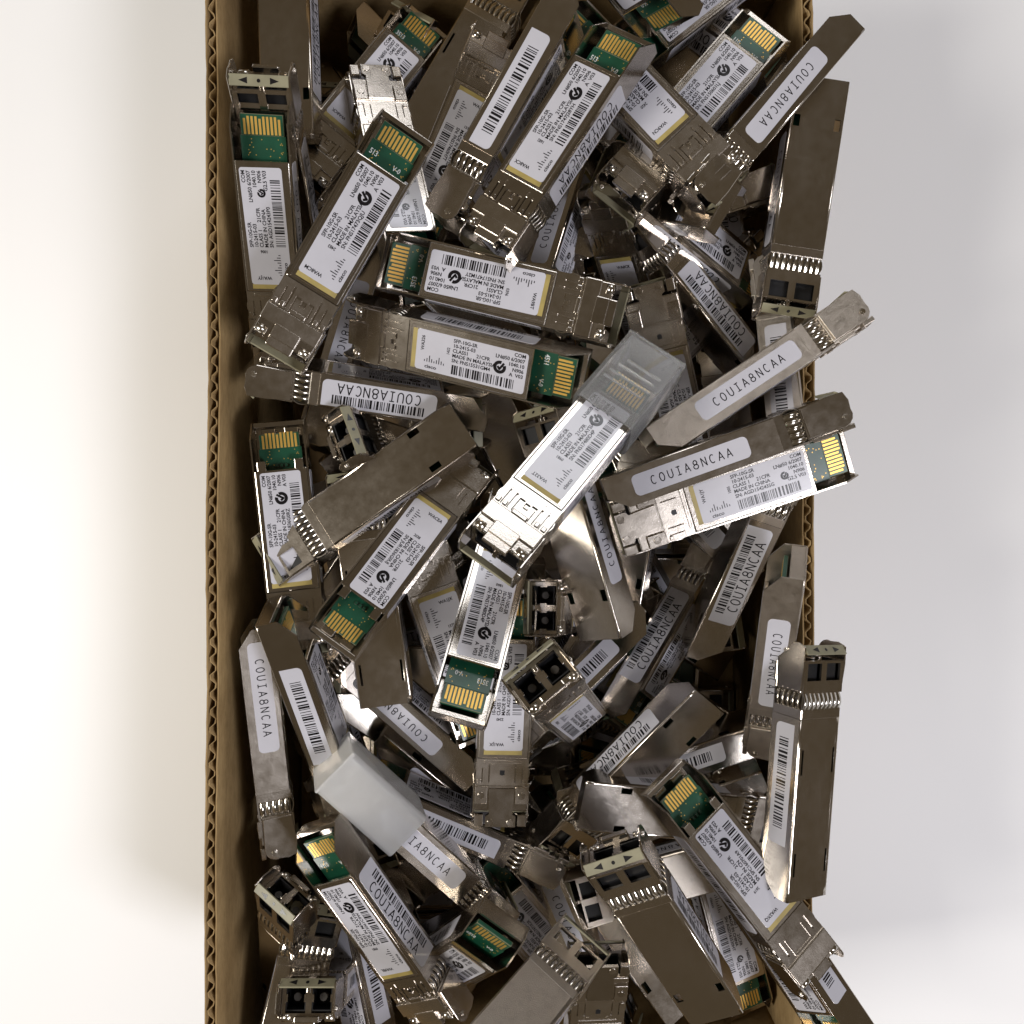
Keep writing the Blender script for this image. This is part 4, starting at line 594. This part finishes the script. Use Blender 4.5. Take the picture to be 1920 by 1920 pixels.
  {'id': 242, 'typ': 'A', 'R': [[-0.4915, -0.8709, 0.0036], [0.8684, -0.4904, -0.0736], [0.0658, -0.033, 0.9973]], 't': [40.27, -18.18, -83.2], 'sn': 'FNS15520BN3', 'code': 'WA8CK', 'num': '1375', 'silk': '6512', 'seed': 242, 'sideL': (1, 1), 'sideR': (0, 1), 'frost': False, 'light': True, 'lo': 0, 'label': 'buried module glimpsed in the gap between the two-slotted dark back and the deep barcode side', 'group': 'modules buried in the dark gaps'},
  {'id': 244, 'typ': 'A', 'R': [[0.285, -0.1681, -0.9437], [-0.883, 0.337, -0.3267], [0.3729, 0.9264, -0.0524]], 't': [-51.55, -6.89, -64.0], 'sn': 'FNS17480D4P', 'code': 'WA1JX', 'num': '1375', 'silk': '513', 'seed': 244, 'sideL': (1, 1), 'sideR': (0, 1), 'frost': False, 'light': True, 'lo': 0, 'label': 'buried module glimpsed in the gap between the gold contact block and the large plain back', 'group': 'modules buried in the dark gaps'},
  {'id': 247, 'typ': 'B', 'R': [[0.6315, -0.7582, -0.1623], [-0.7089, -0.6493, 0.2755], [-0.3143, -0.059, -0.9475]], 't': [17.16, -14.87, -52.0], 'sn': 'AGD162530HT', 'code': 'WA32T', 'num': '1682', 'silk': '3513', 'seed': 247, 'sideL': (1, 0), 'sideR': (0, 1), 'frost': False, 'light': True, 'lo': 0, 'label': 'buried module glimpsed in the gap between the two-slotted dark back and the small upended nose', 'group': 'modules buried in the dark gaps'},
  {'id': 248, 'typ': 'A', 'R': [[0.1478, 0.931, 0.3338], [0.9824, -0.1773, 0.0596], [0.1147, 0.3191, -0.9407]], 't': [35.77, -2.95, -60.4], 'sn': 'FNS17480D4P', 'code': 'WA1JX', 'num': '0981', 'silk': '4910', 'seed': 248, 'sideL': (1, 1), 'sideR': (0, 1), 'frost': False, 'light': True, 'lo': 0, 'label': 'buried module glimpsed in the gap between the two-slotted dark back and the ribbed cap module', 'group': 'modules buried in the dark gaps'},
  {'id': 249, 'typ': 'A', 'R': [[-0.6524, 0.1212, -0.7482], [0.7336, -0.1468, -0.6635], [-0.1902, -0.9817, 0.0069]], 't': [49.84, 1.07, -60.4], 'sn': 'FNS15520BN3', 'code': 'WA32T', 'num': '1375', 'silk': '6512', 'seed': 249, 'sideL': (1, 1), 'sideR': (0, 1), 'frost': False, 'light': True, 'lo': 0, 'label': 'buried module glimpsed in the gap between the smooth silver module and the AGD154243SG module', 'group': 'modules buried in the dark gaps'},
  {'id': 252, 'typ': 'A', 'R': [[0.4341, -0.9, -0.041], [-0.8997, -0.4307, -0.0714], [0.0466, 0.0679, -0.9966]], 't': [-0.23, 16.21, -53.2], 'sn': 'FNS15061C9W', 'code': 'WA8CK', 'num': '2240', 'silk': '6512', 'seed': 252, 'sideL': (1, 1), 'sideR': (0, 1), 'frost': False, 'light': True, 'lo': 0, 'label': 'buried module glimpsed in the gap between the ribbed cap module and the two-slotted dark back', 'group': 'modules buried in the dark gaps'},
  {'id': 254, 'typ': 'B', 'R': [[0.7304, -0.3688, 0.5749], [0.2309, 0.9255, 0.3003], [-0.6428, -0.0866, 0.7612]], 't': [38.71, 19.28, -77.2], 'sn': 'AGD162530HT', 'code': 'WA32T', 'num': '1375', 'silk': '4910', 'seed': 254, 'sideL': (1, 0), 'sideR': (0, 1), 'frost': False, 'light': True, 'lo': 0, 'label': 'metal transceiver module buried in the dark gaps of the heap', 'group': 'modules buried in the dark gaps'},
  {'id': 255, 'typ': 'A', 'R': [[-0.1542, 0.9862, -0.0604], [0.9837, 0.159, 0.0843], [0.0928, -0.0464, -0.9946]], 't': [62.17, 22.66, -56.8], 'sn': 'FNS17471K2R', 'code': 'WA32T', 'num': '1682', 'silk': '3513', 'seed': 255, 'sideL': (1, 1), 'sideR': (0, 1), 'frost': False, 'light': True, 'lo': 0, 'label': 'buried module glimpsed in the gap between the smooth silver module and the grainy side module', 'group': 'modules buried in the dark gaps'},
  {'id': 256, 'typ': 'A', 'R': [[0.9246, -0.0008, 0.3809], [-0.1526, -0.9171, 0.3684], [0.349, -0.3988, -0.8481]], 't': [-36.35, 30.17, -53.2], 'sn': 'FNS17480D4P', 'code': 'WA32T', 'num': '1375', 'silk': '3513', 'seed': 256, 'sideL': (1, 1), 'sideR': (0, 1), 'frost': False, 'light': True, 'lo': 0, 'label': 'buried module glimpsed in the gap between the upside-down code strip and the large plain back', 'group': 'modules buried in the dark gaps'},
  {'id': 257, 'typ': 'A', 'R': [[0.7928, 0.5744, -0.2038], [0.6087, -0.7634, 0.2161], [-0.0315, -0.2954, -0.9549]], 't': [-29.31, 27.33, -59.2], 'sn': 'FNS15520BN3', 'code': 'WA1JX', 'num': '1682', 'silk': '3513', 'seed': 257, 'sideL': (1, 1), 'sideR': (0, 1), 'frost': False, 'light': True, 'lo': 0, 'label': 'buried module glimpsed in the gap between the upside-down code strip and the FNS15531GM4 module', 'group': 'modules buried in the dark gaps'},
  {'id': 258, 'typ': 'B', 'R': [[-0.1301, 0.9904, 0.0478], [0.9849, 0.1235, 0.1217], [0.1146, 0.0629, -0.9914]], 't': [-8.08, 34.56, -64.0], 'sn': 'AGA152410EB', 'code': 'WA8CK', 'num': '0981', 'silk': '6512', 'seed': 258, 'sideL': (1, 0), 'sideR': (0, 1), 'frost': False, 'light': True, 'lo': 0, 'label': 'buried module glimpsed in the gap between the FNS15531GM4 module and the upside-down code strip', 'group': 'modules buried in the dark gaps'},
  {'id': 259, 'typ': 'A', 'R': [[0.2593, -0.8948, -0.3634], [-0.9561, -0.2909, 0.0343], [-0.1364, 0.3385, -0.931]], 't': [15.39, 35.95, -72.4], 'sn': 'FNS17471K2R', 'code': 'WA8CK', 'num': '1375', 'silk': '6512', 'seed': 259, 'sideL': (1, 1), 'sideR': (0, 1), 'frost': False, 'light': True, 'lo': 0, 'label': 'buried module glimpsed in the gap between the ribbed cap module and the FNS15531GM4 module', 'group': 'modules buried in the dark gaps'},
  {'id': 260, 'typ': 'A', 'R': [[0.7872, 0.1263, -0.6037], [-0.6005, -0.0661, -0.7969], [-0.1406, 0.9898, 0.0238]], 't': [41.54, 33.69, -58.0], 'sn': 'FNS17460H7T', 'code': 'WA8CK', 'num': '1375', 'silk': '6512', 'seed': 260, 'sideL': (1, 1), 'sideR': (0, 1), 'frost': False, 'light': True, 'lo': 0, 'label': 'buried module glimpsed in the gap between the lit latch plate and the half shaded label', 'group': 'modules buried in the dark gaps'},
  {'id': 262, 'typ': 'B', 'R': [[-0.2535, 0.0978, -0.9624], [-0.9613, 0.0852, 0.2619], [0.1076, 0.9915, 0.0724]], 't': [-46.61, 49.13, -52.0], 'sn': 'AGD162530HT', 'code': 'WA1JX', 'num': '1375', 'silk': '3513', 'seed': 262, 'sideL': (1, 0), 'sideR': (0, 1), 'frost': False, 'light': True, 'lo': 0, 'label': 'buried module glimpsed in the gap between the upside-down code strip and the FNS17473QJU module', 'group': 'modules buried in the dark gaps'},
  {'id': 263, 'typ': 'A', 'R': [[-0.7853, -0.6191, 0.0063], [0.6121, -0.7778, -0.1424], [0.0931, -0.1079, 0.9898]], 't': [-33.25, 42.13, -65.2], 'sn': 'FNS17480D4P', 'code': 'WA32T', 'num': '1375', 'silk': '4910', 'seed': 263, 'sideL': (1, 1), 'sideR': (0, 1), 'frost': False, 'light': True, 'lo': 0, 'label': 'buried module glimpsed in the gap between the upside-down code strip and the FNS17471M2Y module', 'group': 'modules buried in the dark gaps'},
  {'id': 264, 'typ': 'A', 'R': [[0.7174, -0.6957, -0.0349], [-0.6943, -0.7182, 0.0456], [-0.0568, -0.0086, -0.9983]], 't': [-11.18, 55.74, -52.0], 'sn': 'FNS15061C9W', 'code': 'WA32T', 'num': '0981', 'silk': '6512', 'seed': 264, 'sideL': (1, 1), 'sideR': (0, 1), 'frost': False, 'light': True, 'lo': 0, 'label': 'buried module glimpsed in the gap between the FNS17471M2Y module and the FNS15531GM4 module', 'group': 'modules buried in the dark gaps'},
  {'id': 269, 'typ': 'A', 'R': [[0.964, -0.1533, -0.2173], [0.1302, 0.9845, -0.1173], [0.2319, 0.0848, 0.969]], 't': [-7.12, 70.29, -59.2], 'sn': 'FNS17471K2R', 'code': 'WA8CK', 'num': '1682', 'silk': '6512', 'seed': 269, 'sideL': (1, 1), 'sideR': (0, 1), 'frost': False, 'light': True, 'lo': 0, 'label': 'buried module glimpsed in the gap between the FNS17471M2Y module and the riveted latch', 'group': 'modules buried in the dark gaps'},
  {'id': 275, 'typ': 'B', 'R': [[0.6637, 0.7211, -0.1989], [-0.7476, 0.6478, -0.1464], [0.0233, 0.2459, 0.969]], 't': [-2.04, 78.49, -54.4], 'sn': 'AGD154241QX', 'code': 'WA32T', 'num': '2240', 'silk': '3513', 'seed': 275, 'sideL': (1, 0), 'sideR': (0, 1), 'frost': False, 'light': True, 'lo': 0, 'label': 'buried module glimpsed in the gap between the FNS17471M2Y module and the narrow label', 'group': 'modules buried in the dark gaps'},
  {'id': 277, 'typ': 'B', 'R': [[0.9554, -0.0669, 0.2875], [0.2814, -0.087, -0.9556], [0.089, 0.994, -0.0643]], 't': [43.43, 82.29, -52.0], 'sn': 'AGD154241QX', 'code': 'WA9BL', 'num': '0981', 'silk': '4910', 'seed': 277, 'sideL': (1, 0), 'sideR': (0, 1), 'frost': False, 'light': True, 'lo': 0, 'label': 'buried module glimpsed in the gap between the open board end and the curved bail arm', 'group': 'modules buried in the dark gaps'},
  {'id': 280, 'typ': 'A', 'R': [[-0.4719, 0.8385, 0.2725], [-0.8598, -0.5061, 0.068], [0.1949, -0.2022, 0.9597]], 't': [-33.72, 97.32, -52.0], 'sn': 'FNS15520BN3', 'code': 'WA1JX', 'num': '1682', 'silk': '4910', 'seed': 280, 'sideL': (1, 1), 'sideR': (0, 1), 'frost': False, 'light': True, 'lo': 0, 'label': 'buried module glimpsed in the gap between the riveted latch and the narrow label', 'group': 'modules buried in the dark gaps'},
  {'id': 284, 'typ': 'A', 'R': [[-0.1428, 0.1864, 0.972], [0.9897, 0.033, 0.1391], [-0.0061, 0.9819, -0.1892]], 't': [58.55, 92.71, -58.0], 'sn': 'FNS17471K2R', 'code': 'WA32T', 'num': '2240', 'silk': '513', 'seed': 284, 'sideL': (1, 1), 'sideR': (0, 1), 'frost': False, 'light': True, 'lo': 0, 'label': 'buried module glimpsed in the gap between the open board end and the FNS150601LJ module', 'group': 'modules buried in the dark gaps'},
  {'id': 285, 'typ': 'B', 'R': [[0.5369, 0.813, 0.2252], [0.8393, -0.5418, -0.0451], [0.0853, 0.2132, -0.9733]], 't': [-43.08, 111.64, -52.0], 'sn': 'AGA152410EB', 'code': 'WA32T', 'num': '1375', 'silk': '6512', 'seed': 285, 'sideL': (1, 0), 'sideR': (0, 1), 'frost': False, 'light': True, 'lo': 0, 'label': 'buried module glimpsed in the gap between the dim face-up module and the riveted latch', 'group': 'modules buried in the dark gaps'},
  {'id': 286, 'typ': 'A', 'R': [[0.7214, 0.3776, -0.5806], [-0.6084, -0.055, -0.7917], [-0.3308, 0.9243, 0.1901]], 't': [-25.38, 121.46, -61.6], 'sn': 'FNS17480D4P', 'code': 'WA8CK', 'num': '2240', 'silk': '4910', 'seed': 286, 'sideL': (1, 1), 'sideR': (0, 1), 'frost': False, 'light': True, 'lo': 0, 'label': 'buried module glimpsed in the gap between the narrow label and the dim face-up module', 'group': 'modules buried in the dark gaps'},
  {'id': 288, 'typ': 'A', 'R': [[-0.7843, -0.5898, -0.1924], [0.6014, -0.7989, -0.0029], [-0.152, -0.118, 0.9813]], 't': [18.89, 115.94, -52.0], 'sn': 'FNS15520BN3', 'code': 'WA1JX', 'num': '1375', 'silk': '110', 'seed': 288, 'sideL': (1, 1), 'sideR': (0, 1), 'frost': False, 'light': True, 'lo': 0, 'label': 'buried module glimpsed in the gap between the FNS1747J28YH module and the WA9CN module', 'group': 'modules buried in the dark gaps'},
  {'id': 290, 'typ': 'B', 'R': [[0.8491, 0.4391, -0.2937], [0.4768, -0.8764, 0.068], [-0.2275, -0.1978, -0.9535]], 't': [43.99, 125.18, -61.6], 'sn': 'AGA152410EB', 'code': 'WA32T', 'num': '1375', 'silk': '6512', 'seed': 290, 'sideL': (1, 0), 'sideR': (0, 1), 'frost': False, 'light': True, 'lo': 0, 'label': 'buried module glimpsed in the gap between the WA9CN module and the FNS150601LJ module', 'group': 'modules buried in the dark gaps'},
  {'id': 292, 'typ': 'A', 'R': [[-0.5423, -0.2549, 0.8006], [0.7906, 0.1676, 0.5889], [-0.2843, 0.9523, 0.1106]], 't': [-43.94, 118.16, -84.4], 'sn': 'FNS17460H7T', 'code': 'WA32T', 'num': '0981', 'silk': '4910', 'seed': 292, 'sideL': (1, 1), 'sideR': (0, 1), 'frost': False, 'light': True, 'lo': 0, 'label': 'buried module glimpsed in the gap between the riveted latch and the dim face-up module', 'group': 'modules buried in the dark gaps'},
  {'id': 296, 'typ': 'A', 'R': [[-0.9986, 0.0521, 0.0], [-0.0521, -0.9986, 0.0], [0.0, 0.0, 1.0]], 't': [-34.33, -142.0, -101.0], 'sn': 'FNS17471K2R', 'code': 'WA32T', 'num': '2240', 'silk': '6512', 'seed': 296, 'sideL': (1, 1), 'sideR': (0, 1), 'frost': False, 'light': True, 'lo': 0, 'label': 'buried module glimpsed in the gap between the large code letters and the open tray module', 'group': 'modules buried in the dark gaps'},
  {'id': 298, 'typ': 'A', 'R': [[0.999, -0.0455, 0.0], [0.0455, 0.999, 0.0], [0.0, 0.0, 1.0]], 't': [-32.21, -127.0, -101.0], 'sn': 'FNS17460H7T', 'code': 'WA9BL', 'num': '0981', 'silk': '3513', 'seed': 298, 'sideL': (1, 1), 'sideR': (0, 1), 'frost': False, 'light': True, 'lo': 0, 'label': 'buried module glimpsed in the gap between the cloudy cap module and the large code letters', 'group': 'modules buried in the dark gaps'},
  {'id': 304, 'typ': 'A', 'R': [[-1.0, -0.0063, 0.0], [0.0063, -1.0, 0.0], [0.0, 0.0, 1.0]], 't': [-33.06, -82.0, -101.0], 'sn': 'FNS17460H7T', 'code': 'WA9BL', 'num': '1375', 'silk': '6512', 'seed': 304, 'sideL': (1, 1), 'sideR': (0, 1), 'frost': False, 'light': True, 'lo': 0, 'label': 'metal transceiver module buried in the dark gaps of the heap', 'group': 'modules buried in the dark gaps'},
  {'id': 305, 'typ': 'B', 'R': [[-0.9999, -0.0139, 0.0], [0.0139, -0.9999, 0.0], [0.0, 0.0, 1.0]], 't': [37.25, -82.0, -101.0], 'sn': 'AGD154241QX', 'code': 'WA1JX', 'num': '2240', 'silk': '6512', 'seed': 305, 'sideL': (1, 0), 'sideR': (0, 1), 'frost': False, 'light': True, 'lo': 0, 'label': 'buried module glimpsed in the gap between the steep ported module and the deep barcode side', 'group': 'modules buried in the dark gaps'},
  {'id': 307, 'typ': 'B', 'R': [[1.0, -0.0008, 0.0], [-0.0008, -1.0, 0.0], [0.0, 0.0, -1.0]], 't': [42.53, -67.0, -101.0], 'sn': 'AGA152410EB', 'code': 'WA32T', 'num': '2240', 'silk': '6512', 'seed': 307, 'sideL': (1, 0), 'sideR': (0, 1), 'frost': False, 'light': True, 'lo': 0, 'label': 'buried module glimpsed in the gap between the steep ported module and the small upended nose', 'group': 'modules buried in the dark gaps'},
  {'id': 309, 'typ': 'B', 'R': [[-0.9981, -0.0623, 0.0], [0.0623, -0.9981, 0.0], [0.0, 0.0, 1.0]], 't': [35.62, -52.0, -101.0], 'sn': 'AGD154241QX', 'code': 'WA32T', 'num': '1682', 'silk': '4511', 'seed': 309, 'sideL': (1, 0), 'sideR': (0, 1), 'frost': False, 'light': True, 'lo': 0, 'label': 'buried module glimpsed in the gap between the deep barcode side and the large riveted latch', 'group': 'modules buried in the dark gaps'},
  {'id': 313, 'typ': 'B', 'R': [[-1.0, -0.0055, 0.0], [-0.0055, 1.0, 0.0], [0.0, 0.0, -1.0]], 't': [40.23, -22.0, -101.0], 'sn': 'AGA152410EB', 'code': 'WA9BL', 'num': '1375', 'silk': '110', 'seed': 313, 'sideL': (1, 0), 'sideR': (0, 1), 'frost': False, 'light': True, 'lo': 0, 'label': 'buried module glimpsed in the gap between the two-slotted dark back and the chamfered foot module', 'group': 'modules buried in the dark gaps'},
  {'id': 315, 'typ': 'A', 'R': [[0.9997, 0.0229, 0.0], [-0.0229, 0.9997, 0.0], [0.0, 0.0, 1.0]], 't': [39.69, -7.0, -101.0], 'sn': 'FNS17480D4P', 'code': 'WA1JX', 'num': '2240', 'silk': '513', 'seed': 315, 'sideL': (1, 1), 'sideR': (0, 1), 'frost': False, 'light': True, 'lo': 0, 'label': 'buried module glimpsed in the gap between the two-slotted dark back and the smooth silver module', 'group': 'modules buried in the dark gaps'},
  {'id': 328, 'typ': 'A', 'R': [[-1.0, -0.0003, 0.0], [-0.0003, 1.0, 0.0], [0.0, 0.0, -1.0]], 't': [-32.65, 98.0, -101.0], 'sn': 'FNS15061C9W', 'code': 'WA32T', 'num': '1375', 'silk': '110', 'seed': 328, 'sideL': (1, 1), 'sideR': (0, 1), 'frost': False, 'light': True, 'lo': 0, 'label': 'metal transceiver module buried in the dark gaps of the heap', 'group': 'modules buried in the dark gaps'},
]
for sp in SPECS: build_module(sp)
# ------------------------------------------------------------------ dust caps
def dust_cap(spec, x0, x1, hy, hz, mat, label, ribs):
    bm = bmesh.new(); w = .9
    add_box(bm, x0, x0+w, -hy, hy, -hz, hz, .35, 3)
    # sleeve: outer and inner tube closed at the mouth
    def ring(x, o, r, n=5): return [(x, y, z) for y, z in rrect(-hy+o, hy-o, -hz+o, hz-o, r, n)]
    loops = [[bm.verts.new(p) for p in ring(*q)] for q in ((x0+.35, 0, 1.4), (x1, -.15, 1.5), (x1, w-.25, .8), (x0+w+.02, w, .7))]
    n = len(loops[0])
    for a, b_ in zip(loops, loops[1:]):
        for i in range(n): bm.faces.new([a[i], a[(i+1) % n], b_[(i+1) % n], b_[i]]).smooth = True
    bmesh.ops.recalc_face_normals(bm, faces=bm.faces)
    root = bpy.data.objects.new('dust_cap', mesh('dust_cap', sh(bm), mat)); COL.objects.link(root)
    root.matrix_world = Matrix.Translation(Vector(spec['t'])*MM) @ Matrix(spec['R']).to_4x4()
    root['label'] = label; root['category'] = 'dust cap'; root['group'] = 'translucent plastic dust caps'
    for (x, ya, yb) in ribs:
        bm = bmesh.new(); add_box(bm, x-.36, x+.36, ya, yb, hz-.12, hz+.6, .3, 3); put('rib', mesh('rib', sh(bm), mat), root)
BY = {s['id']: s for s in SPECS}
dust_cap(BY[41], -5.2, 17.5, 7.9, 5.9, 'milky', 'clear frosted plastic cap with ribs sleeved over the central upright module', [(3.0, -3.4, 5.6), (5.2, -4.6, 5.2), (7.4, -5.4, 5.4), (9.6, -5.6, 4.6)])
dust_cap(BY[37], -3.0, 22.8, 7.9, 6.4, 'cloudy', 'cloudy white plastic cap on the module half hidden below the barcode strip', [])
# ------------------------------------------------------------------ box and table
box = bpy.data.objects.new('cardboard_box', None); COL.objects.link(box); box['label'] = 'brown cardboard box holding the heap of metal modules'; box['category'] = 'box'
box.location = (0, 0, -.1105)
def sheet(name, ax, at, a0, a1, z0, z1, thick, seed, parent, flute=0):
    """upright paper sheet, slightly bowed and nicked along its cut edge"""
    bm = bmesh.new(); rg = random.Random(seed); nu, nv = (int((a1-a0)/1.1), 3) if flute else (110, 12)
    ph = [rg.uniform(0, 6) for _ in range(3)]; nick = [rg.gauss(0, .16) for _ in range(nu+1)]
    def pt(i, j, k):
        u = a0+(a1-a0)*i/nu; z = z0+(z1-z0)*j/nv
        d = .35*math.sin(u*.021+1)+.18*math.sin(u*.08+z*.05)
        if flute: d += flute*math.sin(u*math.pi/1.1/2+.8)
        rim = .3*math.sin(u*.05+2)+nick[i] if j == nv else 0
        w = at+k*thick+d
        return (w, u, z+rim+110.5) if ax == 'x' else (u, w, z+rim+110.5)
    V = [[[bm.verts.new(pt(i, j, k)) for j in range(nv+1)] for i in range(nu+1)] for k in (0, 1)]
    for i in range(nu):
        for j in range(nv):
            for k in (0, 1): bm.faces.new([V[k][i][j], V[k][i+1][j], V[k][i+1][j+1], V[k][i][j+1]]).smooth = True
        bm.faces.new([V[0][i][nv], V[0][i+1][nv], V[1][i+1][nv], V[1][i][nv]]); bm.faces.new([V[0][i][0], V[1][i][0], V[1][i+1][0], V[0][i+1][0]])
    for i in (0, nu):
        for j in range(nv): bm.faces.new([V[0][i][j], V[0][i][j+1], V[1][i][j+1], V[1][i][j]])
    bmesh.ops.recalc_face_normals(bm, faces=bm.faces)
    return put(name, mesh(name, bm, 'card'), parent)
def panel(name, ax, at, a0, a1, z0, z1, sgn, seed):
    p = sheet(name, ax, at, a0, a1, z0, z1, .35*sgn, seed, box)
    sheet('fluting', ax, at+1.45*sgn, a0, a1, z0, z1-.25, .25*sgn, seed, p, .9)
    sheet('outer_liner', ax, at+2.75*sgn, a0, a1, z0, z1-.1, .35*sgn, seed+7, p)
panel('side_panel', 'x', -73.4, -152, 152, -110, -23, -1, 1)
panel('side_panel', 'x', 77.0, -152, 152, -110, -37, 1, 2)
panel('end_panel', 'y', 149.2, -73.2, 76.9, -110, -20, 1, 3)
panel('end_panel', 'y', -149.2, -73.2, 76.9, -110, -20, -1, 4)
bm = bmesh.new(); add_box(bm, -73.2, 76.8, -149, 149, .5, 3.5); put('base_panel', mesh('base_panel', bm, 'card'), box)
bm = bmesh.new(); add_box(bm, -700, 700, -600, 600, -136, -110.6, 2); tb = bpy.data.objects.new('table_top', mesh('table_top', bm, 'table')); COL.objects.link(tb); tb['kind'] = 'structure'
